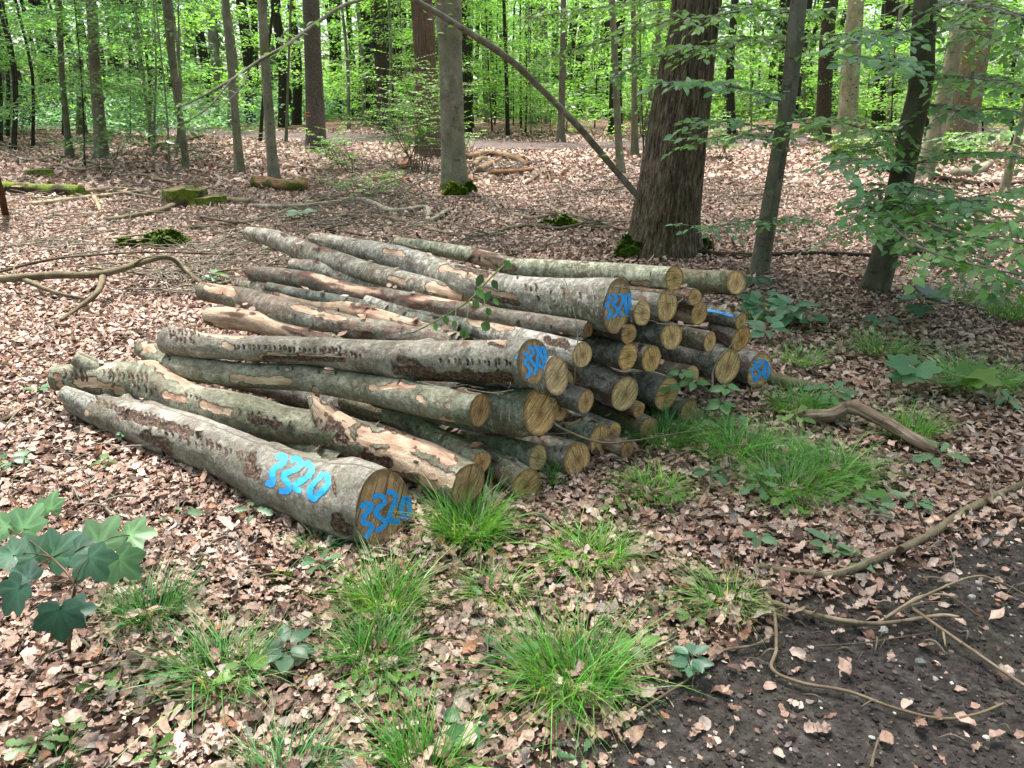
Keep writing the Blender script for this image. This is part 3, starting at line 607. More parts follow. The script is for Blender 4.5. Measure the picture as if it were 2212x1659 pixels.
make_log('L24', 'topmost thick log with 3320 in blue on its flared end', [(678, 516, 15), (780, 540, 23), (900, 575, 31), (1000, 611, 35), (1080, 628, 37), (1200, 645, 43), (1280, 655, 52), (1334, 662, 59)], .62, .70, .5, .12, tint=(1.12, 1.1, 1.06), cutc=(.78, .7, .58), res=.008, lump=.025, peel=[((960, 580), (1060, 600), 8), ((1050, 630), (1110, 640), 6), ((830, 540), (870, 550), 6)], rough=[((985, 575), (1050, 592), 5), ((1060, 645), (1120, 655), 4)], rows=[(1150, 620, 1280, 640, 5, 14), (1120, 600, 1160, 640, 4, 8)], paint_faces=[(3.3, s) for s in FACE24], saw=1.1)
make_log('L25', 'tapering log left of the topmost one, scarred and orange patched', [(537, 505, 15), (580, 514, 19), (650, 540, 21), (737, 570, 23), (800, 590, 24), (900, 616, 24), (1015, 645, 20)], .60, .60, None, .2, tint=(.95, .92, .85), cutc=(.9, .8, .6), peel=[((560, 530), (590, 545), 5), ((840, 600), (870, 610), 6), ((920, 620), (990, 640), 11)], res=.009)
make_log('L26', 'rear log of bent shape with greenish bark and a chipped end', [(858, 523, 11), (1000, 547, 17), (1100, 575, 20), (1140, 580, 21), (1300, 590, 25), (1456, 602, 27)], .66, .76, .66, .4, tint=(1.2, 1.22, 1.0), cutc=(.95, .86, .55), res=.009, peel=[((1330, 610), (1400, 612), 8)])
make_log('L27', 'rearmost log at the right with a clean round pale end', [(1300, 596, 23), (1480, 606, 25), (1590, 610, 26)], .62, None, .66, .1, tint=(1.05, 1.08, .82), cutc=(1.2, 1.1, .82))
make_log('L28', 'log with a ringed split end right of the topmost painted end', [(1180, 620, 28), (1320, 645, 31), (1440, 661, 34)], .60, None, .62, .08, tint=(.85, .85, .8), cutc=(1.05, .98, .7))
make_log('L29', 'small pale log peeking out beside the topmost painted end', [(1200, 650, 24), (1387, 677, 28)], .60, None, .6, .2, tint=PAL, cutc=(1.1, 1.05, .78))
make_log('L30', 'peeled reddish log right of the ringed split end', [(1250, 628, 22), (1400, 655, 25), (1510, 677, 27)], .52, None, .62, .65, cutc=(.95, .84, .55))
make_log('L30b', 'thin log lying on top of the peeled reddish one', [(1350, 610, 15), (1500, 642, 18)], .62, .66, .6, .4, tint=PAL, cutc=(1., .9, .6))
make_log('L31', 'grey log with a clear ringed end below the ringed split one', [(1200, 690, 25), (1340, 712, 27), (1450, 726, 29)], .46, None, .7, .03, tint=(.72, .74, .7), cutc=(1.15, 1.05, .75))
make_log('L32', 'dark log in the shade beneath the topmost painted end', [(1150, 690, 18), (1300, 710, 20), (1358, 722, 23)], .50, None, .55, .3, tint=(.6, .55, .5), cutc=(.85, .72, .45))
make_log('L33', 'reddish peeled log pointing down at the right with a tan end', [(1370, 650, 23), (1510, 697, 26), (1600, 732, 29)], .40, None, .56, .55, tint=PAL, cutc=(1.05, .8, .45))
make_log('L34', 'dark log with a blue paint streak along its top', [(1400, 645, 14), (1520, 675, 16), (1600, 694, 18)], .46, None, .55, .15, tint=(.85, .8, .75), cutc=(.95, .9, .62), paint_side=[(2.4, [(1522, 668), (1550, 674), (1584, 683)])])
make_log('L35', 'short smooth log with a squarish end above the grooved one', [(1350, 700, 19), (1533, 738, 23)], .38, None, .5, .35, tint=(1., .92, .82), cutc=(1.12, 1.0, .72))
make_log('L36', 'big dark log with a broad grooved end beside the blue one', [(1320, 715, 31), (1460, 757, 35), (1570, 791, 38)], .2, None, .66, .03, tint=(.68, .7, .66), cutc=(1.02, .98, .72), saw=1.1)
make_log('L37', 'outermost right log whose end is scrawled over in blue', [(1440, 735, 31), (1560, 772, 35), (1640, 801, 38)], .1, .115, .62, .05, tint=(.72, .72, .72), cutc=(1.0, .92, .7), paint_faces=[(2.6, s) for s in FACE37])
make_log('L38', 'patchy log with a small end under the broad grooved one', [(1330, 775, 17), (1415, 793, 19), (1495, 810, 21)], .24, None, .66, .5, tint=(.75, .72, .6), cutc=(.95, .85, .62))
make_log('L39', 'lowest shaded log behind the green sapling', [(1330, 830, 25), (1488, 890, 29)], .07, .08, .62, .2, tint=DRK, cutc=(.72, .58, .44))  # bark and end tinted dark for the shade it lies in
make_log('L40', 'knotty log with peeled pink top behind the middle log', [(440, 629, 20), (500, 640, 23), (560, 656, 26), (640, 683, 29), (760, 706, 27), (900, 730, 24), (1010, 748, 22)], .36, .48, None, .4, tint=(1.0, .97, .9), cutc=(1., .9, .7), lump=.07, res=.009, peel=[((640, 665), (740, 690), 9), ((445, 620), (500, 632), 8)], ends=(0, 1))
make_log('L41', 'log with rotten broken wood at its far end', [(520, 612, 15), (580, 630, 19), (640, 648, 20), (760, 676, 22), (904, 712, 21), (1000, 738, 18)], .40, .50, None, .6, tint=(1., .95, .8), cutc=(1., .9, .7), lump=.08, res=.009, ends=(0, 1))
make_log('L42', 'stubby peeled log with bare tan wood at its far end', [(450, 682, 20), (500, 688, 27), (560, 697, 26), (640, 722, 22), (740, 750, 20)], .33, .33, None, .8, tint=(1., .95, .85), cutc=(1.05, .92, .7), lump=.08, ends=(0, 1))
make_log('L43', 'dark thin log in the shade under the slender one', [(580, 620, 11), (660, 640, 14), (740, 655, 16), (890, 690, 18), (1000, 712, 17)], .46, .50, None, .02, tint=(.6, .66, .62), ends=(0, 1))
make_log('L44', 'pale grey log end showing between two upper logs', [(632, 572, 14), (700, 585, 20), (780, 612, 22), (900, 650, 22)], .54, .52, None, .05, tint=PAL, cutc=(1.05, .98, .8), ends=(0, 1))
make_log('L45', 'shadowed log deep in the pile under the smooth green one', [(470, 815, 16), (600, 845, 20), (760, 885, 22), (920, 930, 22)], .1, .1, None, .3, tint=DRK, ends=(0, 1))  # interior filler log, its dark tint standing for shade in the pile
make_log('L46', 'dark filler log added right behind the front log', [(330, 850, 18), (480, 910, 22), (640, 960, 24), (740, 1000, 22)], .07, .07, None, .1, tint=(.6, .66, .5), ends=(0, 1))  # added to darken the gap behind the front log
make_log('L47', 'dark filler log added in the middle of the pile', [(700, 770, 24), (900, 820, 30), (1080, 850, 30)], .3, .3, None, .1, tint=DRK, ends=(0, 1))  # unseen log added to darken the inside of the pile
# ------------------------------------------------------------------ trees
def trunk_mesh(mb, C, R, base_z, sides=28, n=60, flare=.6, fh=.25, rough=.05, furrow=0., moss=0., mossh=.3, seed=0., extra=0.):
    D = spline(np.column_stack([C, R]), n*3); z = D[:, 2]
    # more rings low down where the trunk is seen
    t = np.linspace(0, 1, n)**1.6; idx = t*(len(D)-1)
    D = np.stack([np.interp(idx, np.arange(len(D)), D[:, k]) for k in range(4)], 1)
    C, R = D[:, :3], D[:, 3]; T, A, B = frames(C); th = np.arange(sides)/sides*2*PI
    L = np.r_[0, np.cumsum(np.linalg.norm(np.diff(C, axis=0), axis=1))]; h = C[:, 2]-base_z
    rr = np.repeat(R[:, None], sides, 1); q = np.stack([np.repeat(L[:, None], sides, 1)*1.2+seed, np.broadcast_to(np.cos(th), rr.shape), np.broadcast_to(np.sin(th), rr.shape)], -1).reshape(-1, 3)
    rr = rr*(1+rough*2*fbm(q, 3).reshape(rr.shape))
    fl = np.exp(-np.maximum(h, 0)/fh)[:, None]*flare; rr = rr*(1+fl*(.65+.5*np.cos(5*th+seed)[None]*.7+.35*np.cos(3*th+seed*2)[None]))
    if furrow:
        g = fbm(np.stack([np.repeat(L[:, None], sides, 1)*2.2+seed, np.broadcast_to(np.cos(th)*5.5, rr.shape), np.broadcast_to(np.sin(th)*5.5, rr.shape)], -1).reshape(-1, 3), 3).reshape(rr.shape)
        rr = rr+furrow*(np.minimum(np.abs(g)*3, 1)-.6)
    V = C[:, None]+(A[:, None]*np.cos(th)[None, :, None]+B[:, None]*np.sin(th)[None, :, None])*rr[..., None]
    suv = np.stack([np.repeat(L[:, None], sides, 1), np.broadcast_to(th, rr.shape)*R[:3].mean(), np.full(rr.shape, seed)], -1)
    mm = moss*np.exp(-np.maximum(h, 0)/mossh)[:, None]*(1+.5*np.cos(th+seed))[None]
    mb.add(V.reshape(-1, 3), grid_faces(n, sides), None, suv=suv.reshape(-1, 3), moss=mm.ravel())
class Leafage:
    def __init__(s): s.P, s.D, s.N, s.S, s.C = [], [], [], [], []
    def add(s, P, D, N, S, C):
        n = len(P); s.P.append(P); s.D.append(np.broadcast_to(D, (n, 3))); s.N.append(np.broadcast_to(N, (n, 3))); s.S.append(np.broadcast_to(S, (n,))); s.C.append(np.broadcast_to(C, (n, 3)))
    def build(s, name, mat, parent, tp=LOWL, **k):
        if not s.P: return None
        mb = MB(); S = np.concatenate(s.S); n = len(S)
        add_leaves(mb, np.concatenate(s.P), np.concatenate(s.D), np.concatenate(s.N), S, tp, np.concatenate(s.C), rng.normal(-.12, .15, n))
        return mb.build(name, mat, parent, smooth=tp is OVAL, **k)
def spray(lv, wood, p0, d, ln, n, size, width, col, r=.006, tilt=.3):
    d = unit(np.asarray(d, float)); side = unit(np.cross(d, (0, 0, 1)))
    t = rng.uniform(.05, 1, n); lat = rng.uniform(-1, 1, n)*width*np.sqrt(np.clip(np.sin(t*PI*.9+.15), .05, 1))
    P = p0+d*(t*ln)[:, None]+side*lat[:, None]; P[:, 2] += -.25*ln*t*t-.1*np.abs(lat)+rng.normal(0, .035*ln, n)
    D = d*.7+side*np.sign(lat)[:, None]*rng.uniform(.2, 1, (n, 1)); D[:, 2] -= .15
    lv.add(P, D, jit((0, 0, 1), n, tilt), size*rng.uniform(.7, 1.25, n), greens(n, col, .22, .08))
    if wood is not None:
        tube(wood, [p0, p0+d*ln*.5+np.array([0, 0, -.06*ln]), p0+d*ln*.95+np.array([0, 0, -.23*ln])], [r, r*.6, r*.25], 4, 5, cap=False)
def moss0(mb):
    if 'moss' not in mb.at: mb.at['moss'] = []
def crown_cloud(lv, c, rad, n, size, col):
    u = unit(rng.normal(0, 1, (n, 3)))*(rng.uniform(0, 1, (n, 1))**.45); cl = fbm(u*2.2+c, 2); keep = cl > -.14
    u = u[keep]; n = len(u); lv.add(c+u*np.asarray(rad), rnd_dir(n)+np.array([0, 0, -.2]), jit((0, 0, 1), n, .5), size*rng.uniform(.7, 1.3, n), greens(n, col, .2, .08))
GL = (.125, .25, .065); YG = (.15, .275, .07); BG = (.12, .24, .11)
TREES = {}
def tree(key, name, label, pts, mat, H=12., group=None, color=(1, 1, 1), cat='tree', flare=.45, fh=.22, sides=20, n=44, rough=.04, furrow=0., moss=0., mossh=.25, crown=(2.6, 900), sprays=0, szone=(1.2, 6), scol=GL, slen=1.3, ssize=.1, wood=True, Y=None, boughs=(), btp=None, limbs=()):
    x, y, w = pts[-1]; b = gpt(x, y) if Y is None else atY(x, y, Y); Yb = b[1]; bz = hf(b[0], b[1])[0]; b[2] = bz
    K = [[*b[:2], bz-.12, w*.5*depth(b)/F], [*b, w*.5*depth(b)/F]]
    for (x, y, w) in pts[-2::-1]:
        p = atY(x, y, Yb); K.append([*p, w*.5*depth(p)/F])
    a, c = np.array(K[-1]), np.array(K[-2]); dirn = unit(unit(a[:3]-c[:3])+np.array([0, 0, .6])); top = a[:3]; h = max(H-top[2], .5)/max(dirn[2], .3)
    for f in (.35, .7, 1): K.append([*(top+dirn*h*f+np.array([.12*f*math.sin(len(key)+f*3), .1*f, 0])), a[3]*(1-.72*f)])
    K = np.array(K); root = empty(name, b, label, cat, group); sd = sum(map(ord, key))*.37 % 50
    mb = MB(); trunk_mesh(mb, K[:, :3], K[:, 3], bz, sides, n, flare, fh, rough, furrow, moss, mossh, sd)
    tr = mb.build('trunk', M[mat], root); tr.color = (*color, 1)
    lv = Leafage(); wd = MB(); top = K[-1, :3]
    if crown: crown_cloud(lv, top-np.array([0, 0, crown[0]*.35]), (crown[0], crown[0], crown[0]*.7), crown[1], .3, GL)
    for k in range(sprays):
        z = rng.uniform(*szone); i = np.searchsorted(K[1:, 2], z); i = min(max(i, 1), len(K)-2); t = (z-K[i, 2])/(K[i+1, 2]-K[i, 2]+1e-6); p = K[i, :3]+(K[i+1, :3]-K[i, :3])*t
        a = rng.uniform(0, 2*PI); d = np.array([math.cos(a), math.sin(a), rng.uniform(-.05, .3)]); l = slen*rng.uniform(.6, 1.4)
        spray(lv, wd if wood else None, p, d, l, int(46*l), ssize, l*.38, scol)
    if lv.P: lv.build('crown', M['far_leaf'], root)
    fl = Leafage()
    for bg in boughs:
        w1 = MB(); bough(fl, w1, *bg); w1.build('branch', M['twig'], root)
    if fl.P: fl.build('foliage', M['leaf'], root, btp or OVAL)
    for l in limbs:
        w1 = MB(); tube(w1, *l); w1.build('branch', M[mat], root)
    if wd.v: wd.build('twigs', M['twig'], root)['kind'] = 'stuff'
    TREES[key] = (root, K); return root
def bough(lv, wd, pts, nt, size, spread, col=GL, r=.012, per=6, tilt=.32):
    P = np.array([at(*p) for p in pts]); S = spline(P, 40); tube(wd, P, np.linspace(r, r*.3, len(P)), 6, 24, rough=.15)
    tn = unit(np.gradient(S, axis=0))
    nt = int(nt*(2.2 if P[-1][2] > 1.45 else 1.5)); size = size*.86
    for k in range(nt):
        t = (k+rng.uniform(.1, .9))/nt*.98+.02; i = min(int(t*39), 39); p = S[i]; d = tn[i]; s = unit(np.cross(d, (0, 0, 1)))*(1 if k % 2 else -1)
        dd = unit(d*rng.uniform(.3, .9)+s*rng.uniform(.5, 1.1)+np.array([0, 0, rng.uniform(-.35, .15)])); l = spread*rng.uniform(.5, 1.2)*(1.1-.5*t)
        q = np.array([p, p+dd*l*.5+np.array([0, 0, .02*l]), p+dd*l+np.array([0, 0, -.12*l])]); tube(wd, q, [r*.35, r*.25, r*.12], 4, 6, cap=False)
        n = max(3, int(per*rng.uniform(.7, 1.3))); u = np.linspace(.2, 1, n); Q = spline(q, 20)[(u*19).astype(int)]
        sd = np.where(np.arange(n) % 2, 1., -1.)[:, None]; ss = unit(np.cross(dd, (0, 0, 1)))
        D = dd*.75+ss*sd*rng.uniform(.5, 1., (n, 1)); D[-1] = dd; D[:, 2] -= rng.uniform(0, .35, n)
        lv.add(Q, D, jit((0, -.12, 1), n, tilt), size*rng.uniform(.7, 1.25, n), greens(n, col, .16, .06))
# ---- the trees the photograph shows one by one: pixels from top to base
tree('oak', 'oak_tree', 'big furrowed oak beside the log pile, mossy at its foot', [(1506, -5, 104), (1482, 150, 118), (1461, 300, 132), (1442, 440, 142), (1430, 545, 150)], 'oak', 13, sides=110, n=230, flare=.32, fh=.16, furrow=.016, rough=.02, moss=.75, mossh=.1, crown=(6.0, 5200), boughs=[([(1470, 35, 7.1), (1390, 62, 7.6), (1300, 92, 8.), (1190, 118, 8.3)], 16, .08, .5, YG, .012, 7), ([(1480, -5, 7.1), (1380, 5, 7.5), (1270, 20, 7.9), (1130, 40, 8.3)], 18, .08, .5, YG, .012, 7), ([(1465, 110, 7.1), (1400, 130, 7.4), (1330, 165, 7.7)], 10, .075, .45, BG, .01, 6), ([(1540, 20, 7.1), (1620, 8, 6.9), (1700, 30, 6.7), (1790, 20, 6.5)], 14, .08, .45, YG, .01, 7)],  # wide crown above the view, sized to shade pile and foreground
     limbs=[([np.array([1.6, 7.2, 7]), np.array([-.6, 7.6, 9.5]), np.array([-2.5, 8, 11])], [.16, .1, .05], 8), ([np.array([1.6, 7.2, 6.5]), np.array([3.6, 6.8, 9]), np.array([5, 6.5, 10.5])], [.16, .1, .05], 8)])
tree('TB', 'beech_tree', 'slim leaning grey beech right of the oak', [(1726, -5, 34), (1705, 200, 34), (1688, 300, 35), (1665, 440, 37), (1640, 592, 40)], 'beech', 10, sides=36, n=90, rough=.05, flare=.12, crown=(2.8, 900), color=(.75, .74, .7), boughs=[
    ([(1712, 92, 6.9), (1640, 84, 6.6), (1590, 88, 6.3), (1540, 103, 6.), (1470, 100, 5.7)], 16, .085, .42, YG, .012, 7),
    ([(1712, 88, 6.9), (1790, 78, 6.5), (1870, 66, 6.2)], 12, .085, .4, YG, .01, 7),
    ([(1690, 285, 6.9), (1620, 270, 6.3), (1560, 262, 5.8), (1490, 268, 5.3)], 14, .08, .38, BG, .009, 6),
    ([(1688, 300, 6.9), (1600, 290, 6.6), (1530, 300, 6.4), (1478, 318, 6.2)], 10, .075, .32, GL, .008, 6),
    ([(1700, 225, 6.9), (1600, 190, 6.), (1500, 175, 5.3), (1440, 180, 4.9)], 12, .085, .3, BG, .009, 6),
    ([(1660, 470, 7.), (1600, 480, 6.6), (1540, 490, 6.3), (1480, 486, 6.1)], 11, .075, .3, BG, .007, 5),
    ([(1655, 500, 7.), (1700, 470, 6.5), (1750, 480, 6.2)], 7, .08, .3, GL, .007, 5),
    ([(1722, 20, 7.), (1600, 25, 6.4), (1500, 40, 5.9), (1400, 20, 5.4)], 14, .085, .4, YG, .01, 6)])
tree('TC', 'beech_tree', 'dark leaning beech rising from the shade at the right', [(2000, -5, 47), (1992, 167, 47), (1968, 283, 50), (1945, 400, 52), (1915, 540, 54), (1890, 628, 58)], 'beech', 10, sides=40, n=110, rough=.07, flare=.15, crown=(3, 1000), color=(.5, .47, .42), boughs=[
    ([(1955, 285, 6.3), (1880, 280, 5.9), (1800, 262, 5.6), (1735, 268, 5.4)], 18, .085, .42, YG, .01, 7),
    ([(1950, 300, 6.3), (1880, 320, 5.9), (1820, 330, 5.6)], 10, .085, .36, GL, .009, 6),
    ([(1990, 60, 6.3), (1900, 80, 5.), (1830, 95, 4.3)], 10, .1, .35, BG, .01, 5),
    ([(1990, 140, 6.3), (1920, 130, 5.), (1850, 120, 4.2)], 8, .11, .32, BG, .01, 5),
    ([(1990, 170, 6.3), (2060, 165, 5.6), (2130, 172, 5.), (2225, 196, 4.6)], 16, .085, .38, GL, .012, 6),
    ([(1995, 5, 6.3), (2075, 8, 5.5), (2150, 22, 5.), (2240, 48, 4.6)], 18, .085, .42, YG, .022, 7),
    ([(1998, 20, 6.3), (2080, 60, 5.9), (2160, 90, 5.5), (2240, 130, 5.2)], 18, .085, .42, YG, .01, 7),
    ([(1935, 380, 6.3), (1890, 350, 5.6), (1850, 345, 5.), (1790, 365, 4.6)], 14, .08, .36, BG, .009, 6),
    ([(1930, 410, 6.3), (1960, 400, 5.6), (2050, 420, 5.), (2150, 450, 4.6)], 20, .085, .42, BG, .012, 7),
    ([(1925, 430, 6.3), (1985, 470, 5.2), (2060, 500, 4.6), (2170, 520, 4.2), (2250, 530, 4.)], 24, .09, .42, GL, .012, 7),
    ([(1920, 450, 6.3), (1930, 490, 5.), (2000, 540, 4.4), (2100, 570, 4.1), (2230, 600, 3.9)], 22, .09, .4, GL, .011, 7),
    ([(1930, 400, 6.3), (1880, 430, 5.2), (1850, 460, 4.8), (1830, 520, 4.6)], 12, .08, .34, BG, .008, 6),
    ([(1925, 440, 6.3), (2030, 440, 5.4), (2130, 420, 4.9), (2240, 410, 4.5)], 16, .085, .42, GL, .01, 7),
    ([(1925, 450, 6.3), (2060, 540, 4.8), (2150, 600, 4.3), (2240, 640, 4.)], 18, .09, .4, BG, .01, 7),
    ([(1930, 420, 6.3), (2080, 470, 4.8), (2180, 480, 4.3), (2250, 470, 4.)], 16, .09, .42, GL, .01, 7),
    ([(1980, 220, 6.3), (2080, 240, 5.6), (2160, 235, 5.2), (2240, 260, 4.8)], 16, .08, .4, BG, .01, 7),
    ([(1945, 370, 6.3), (2020, 340, 5.8), (2120, 330, 5.4), (2230, 345, 5.)], 16, .08, .38, GL, .01, 6)])
tree('TD', 'beech_tree', 'sun dappled leaning beech behind the dark one', [(2098, -5, 28), (2075, 50, 30), (2045, 190, 33), (2015, 310, 35), (1988, 395, 40)], 'beech', 11, sides=30, n=60, crown=(2.6, 700), color=(1.25, 1.2, 1.1), sprays=5, szone=(2, 5))
tree('TE', 'dead_tree', 'thick pale barkless trunk with orange marks at the right', [(2125, -5, 52), (2108, 100, 56), (2082, 250, 60), (2066, 332, 66)], 'driftwood', 9, sides=30, n=60, flare=.25, crown=None, color=(.9, .92, .86), moss=.8, mossh=.2)
tree('TF', 'dead_tree', 'pale straight trunk pitted with woodpecker holes', [(1850, -5, 33), (1838, 150, 37), (1828, 290, 42), (1824, 326, 50)], 'beech', 10, sides=30, n=60, crown=None, color=(1.5, 1.42, 1.25), moss=.9, mossh=.25)
tree('TG', 'beech_tree', 'dark grey trunk left of the pitted pale one', [(1796, -5, 30), (1788, 67, 30), (1778, 250, 32), (1770, 308, 44)], 'dark', 11, crown=(2.4, 500), color=(1.5, 1.4, 1.3), sprays=6, szone=(1.5, 6))
tree('TH', 'beech_tree', 'broad dark trunk between the pitted pale one and the leaning beech', [(1925, -5, 34), (1908, 200, 38), (1903, 275, 42)], 'dark', 12, crown=(2.6, 500), sprays=10, szone=(1, 6))
tree('TI', 'young_beech', 'thin pale sapling leaning at the right edge', [(2222, 200, 12), (2200, 290, 14), (2165, 425, 17)], 'beech', 6, crown=(1.2, 120), color=(1.1, 1.05, .95), boughs=[([(2200, 290, 10.), (2130, 285, 9), (2060, 300, 8.4)], 12, .1, .4, GL, .008, 6)])
tree('T1', 'beech_tree', 'sturdy brownish trunk alone in the leaves at the left', [(196, -5, 21), (205, 150, 23), (216, 280, 25), (222, 346, 29)], 'beech', 12, color=(.8, .72, .66), crown=(2.8, 900), sprays=6, szone=(3, 7), flare=.3)
tree('T2', 'beech_tree', 'slender bending trunk in front of the fern bank', [(360, -5, 20), (368, 90, 18), (380, 190, 15), (394, 290, 13), (403, 362, 15)], 'beech', 11, color=(.85, .8, .72), crown=(2.4, 700), flare=.2)
tree('T3', 'beech_tree', 'slim straight beech between the bending one and the pale footed one', [(486, -5, 17), (494, 90, 16), (505, 210, 16), (514, 320, 18), (519, 376, 22)], 'beech', 11, color=(.95, .9, .82), crown=(2.6, 800), flare=.3)
tree('T4', 'beech_tree', 'pale footed beech behind the rotten orange log', [(565, -5, 20), (572, 120, 19), (580, 230, 21), (588, 340, 22), (594, 393, 26)], 'beech', 11, color=(1.0, .95, .87), crown=(3, 1000), flare=.35, moss=.5, mossh=.08)
sp = tree('T5', 'spruce_tree', 'spruce trunk with two orange paint dashes', [(671, -5, 35), (675, 100, 36), (680, 220, 39), (684, 326, 44)], 'spruce', 14, sides=30, n=60, crown=(2.4, 700), flare=.2)
tree('T6', 'beech_tree', 'greyish ridged trunk behind the slim left beeches', [(410, -5, 25), (412, 160, 26), (414, 245, 30)], 'spruce', 14, color=(1.2, 1.2, 1.1), crown=(2.4, 400))
tree('T7', 'beech_tree', 'mossy thin trunk left of the sturdy brownish one', [(126, -5, 12), (133, 150, 12), (145, 280, 13), (153, 343, 17)], 'beech', 10, color=(.6, .62, .5), crown=(2, 400), sprays=26, szone=(.9, 6), scol=(.075, .15, .06), slen=2., ssize=.11)
tree('T8', 'beech_tree', 'dark slanting trunk behind the ridged grey one', [(455, -5, 20), (462, 100, 22), (470, 248, 25)], 'dark', 14, crown=(2.4, 400), sprays=6, szone=(1, 6))
tree('T9', 'spruce_tree', 'broad black trunk deep in the left shade', [(244, -5, 26), (250, 250, 30)], 'dark', 14, crown=(2.4, 400), sprays=10, szone=(1, 6), scol=(.07, .14, .05), slen=1.8)
tree('T10', 'beech_tree', 'mossy trunk at the extreme left edge', [(2, -5, 12), (8, 282, 15)], 'beech', 10, color=(.6, .62, .5), crown=(2, 400), sprays=20, szone=(1, 6), scol=(.075, .15, .06), slen=2., ssize=.11)
tree('T11', 'young_beech', 'wispy sapling stem between the sturdy and the bending trunk', [(289, -5, 7), (303, 120, 7), (318, 230, 8), (334, 322, 9)], 'beech', 9, color=(.7, .72, .6), crown=(1.4, 200), sprays=6, szone=(1.2, 5), n=30, sides=10)
tree('T13', 'beech_tree', 'short looking trunk in the ferns right of the mossy thin one', [(168, -5, 13), (174, 200, 14), (178, 292, 20)], 'beech', 12, color=(.55, .5, .45), crown=(2, 300), sprays=10, szone=(1, 6), scol=(.07, .145, .06))
nb = tree('T15', 'spruce_tree', 'dark straight trunk carrying a small nest box', [(813, -5, 28), (820, 100, 29), (829, 200, 31), (837, 286, 40)], 'spruce', 14, color=(.62, .58, .52), crown=(2.4, 500), sides=26)
tree('T16', 'douglas_fir', 'thick red brown furrowed trunk behind the smooth grey one', [(910, -5, 46), (915, 60, 47), (921, 200, 50), (927, 336, 60)], 'red', 14, sides=60, n=90, furrow=.012, crown=(3, 800), flare=.2)
tree('T17', 'beech_tree', 'smooth pale beech with moss cushions round its foot', [(968, -5, 56), (972, 100, 53), (976, 220, 51), (980, 340, 53), (983, 412, 58)], 'beech', 13, sides=48, n=110, crown=(4, 1800), color=(1.02, .98, .88), flare=.35, fh=.14, moss=.95, mossh=.12)
tree('T18', 'beech_tree', 'thin grey pole tree right of the smooth pale beech', [(1018, -5, 10), (1014, 250, 13)], 'beech', 11, crown=(1.6, 200), sprays=6, szone=(1, 6))
tree('T19', 'beech_tree', 'thin black trunk just right of the grey pole tree', [(1033, -5, 9), (1030, 120, 10), (1025, 250, 12)], 'dark', 11, crown=(1.6, 200), sprays=6, szone=(1, 6))
tree('T20', 'beech_tree', 'pale tilting pole between nest box trunk and red trunk', [(860, -5, 8), (871, 100, 9), (891, 268, 11)], 'beech', 10, crown=(1.6, 200), color=(1.2, 1.15, 1.05))
tree('T21', 'dead_tree', 'split dark footed trunk standing by the path', [(1217, -5, 12), (1216, 120, 14), (1213, 240, 15), (1211, 308, 20)], 'beech', 9, crown=(1.6, 200), color=(.8, .74, .68))
tree('T22', 'beech_tree', 'crooked trunk beyond the path with a pale flank', [(1172, 20, 13), (1158, 130, 14), (1151, 268, 18)], 'beech', 10, crown=(2, 300), color=(.9, .9, .8), sprays=8, szone=(1.5, 6), scol=YG)
tree('T23', 'beech_tree', 'dark trunk swaying left beyond the path', [(1308, -5, 17), (1304, 100, 18), (1293, 250, 22)], 'dark', 12, crown=(2.4, 400), sprays=8, szone=(1, 6))
tree('T24', 'beech_tree', 'slim grey trunk passing behind the leaning dead stem', [(1322, -5, 14), (1328, 120, 14), (1335, 280, 15), (1341, 378, 19)], 'beech', 11, crown=(2.4, 600), color=(.95, .92, .82), sprays=4, szone=(2.5, 5), scol=BG)
tree('T25', 'beech_tree', 'thin trunk left of the oak with leaves round it', [(1368, -5, 11), (1370, 150, 12), (1371, 338, 16)], 'beech', 10, crown=(1.8, 300), color=(.85, .82, .72), sprays=8, szone=(.8, 5))
tree('T26', 'young_beech', 'sapling slanting towards the oak from behind', [(1425, 40, 8), (1408, 180, 9), (1393, 300, 12)], 'beech', 9, crown=(1.6, 200), color=(.9, .85, .75), sprays=6, szone=(1, 4))
tree('T27', 'beech_tree', 'dark wavy trunk beyond the path, right of the smooth pale beech', [(1088, -5, 9), (1080, 110, 10), (1067, 240, 14)], 'dark', 11, crown=(1.8, 300), sprays=10, szone=(1, 6), scol=YG)
tree('T28', 'beech_tree', 'straight dark trunk behind the crooked pale flanked one', [(1142, -5, 12), (1135, 248, 16)], 'dark', 12, crown=(1.8, 300), sprays=8, szone=(1, 6), scol=YG)
tree('T29', 'beech_tree', 'dark trunk just left of the split dark footed one', [(1200, -5, 13), (1197, 244, 17)], 'dark', 12, crown=(1.8, 300), sprays=8, szone=(1, 6), scol=YG)
tree('T30', 'beech_tree', 'moss green trunk left of the nest box tree', [(782, -5, 15), (784, 256, 20)], 'dark', 12, color=(1.2, 1.6, .9), crown=(2, 300), sprays=6, szone=(1, 6))
tree('T31', 'beech_tree', 'leaning dark trunk between the spruce and the moss green one', [(750, -5, 12), (757, 80, 12), (771, 250, 15)], 'dark', 12, crown=(2, 300), sprays=6, szone=(1, 6))
tree('T32', 'beech_tree', 'black trunk in the gap right of the nest box', [(868, -5, 16), (872, 250, 21)], 'dark', 12, crown=(2, 300), sprays=4, szone=(1, 6))
tree('T33', 'beech_tree', 'dark trunk hugging the left side of the red brown one', [(888, -5, 12), (890, 262, 14)], 'dark', 12, crown=(2, 200))
tree('T34', 'spruce_tree', 'dark broad trunk seen right of the spruce with orange dashes', [(722, -5, 24), (727, 248, 28)], 'dark', 13, crown=(2, 300), sprays=6, szone=(1, 6))
tree('T35', 'beech_tree', 'dark forked trunk behind the pale footed beech', [(548, -5, 14), (552, 246, 18)], 'dark', 13, crown=(2, 300), sprays=8, szone=(1, 6))
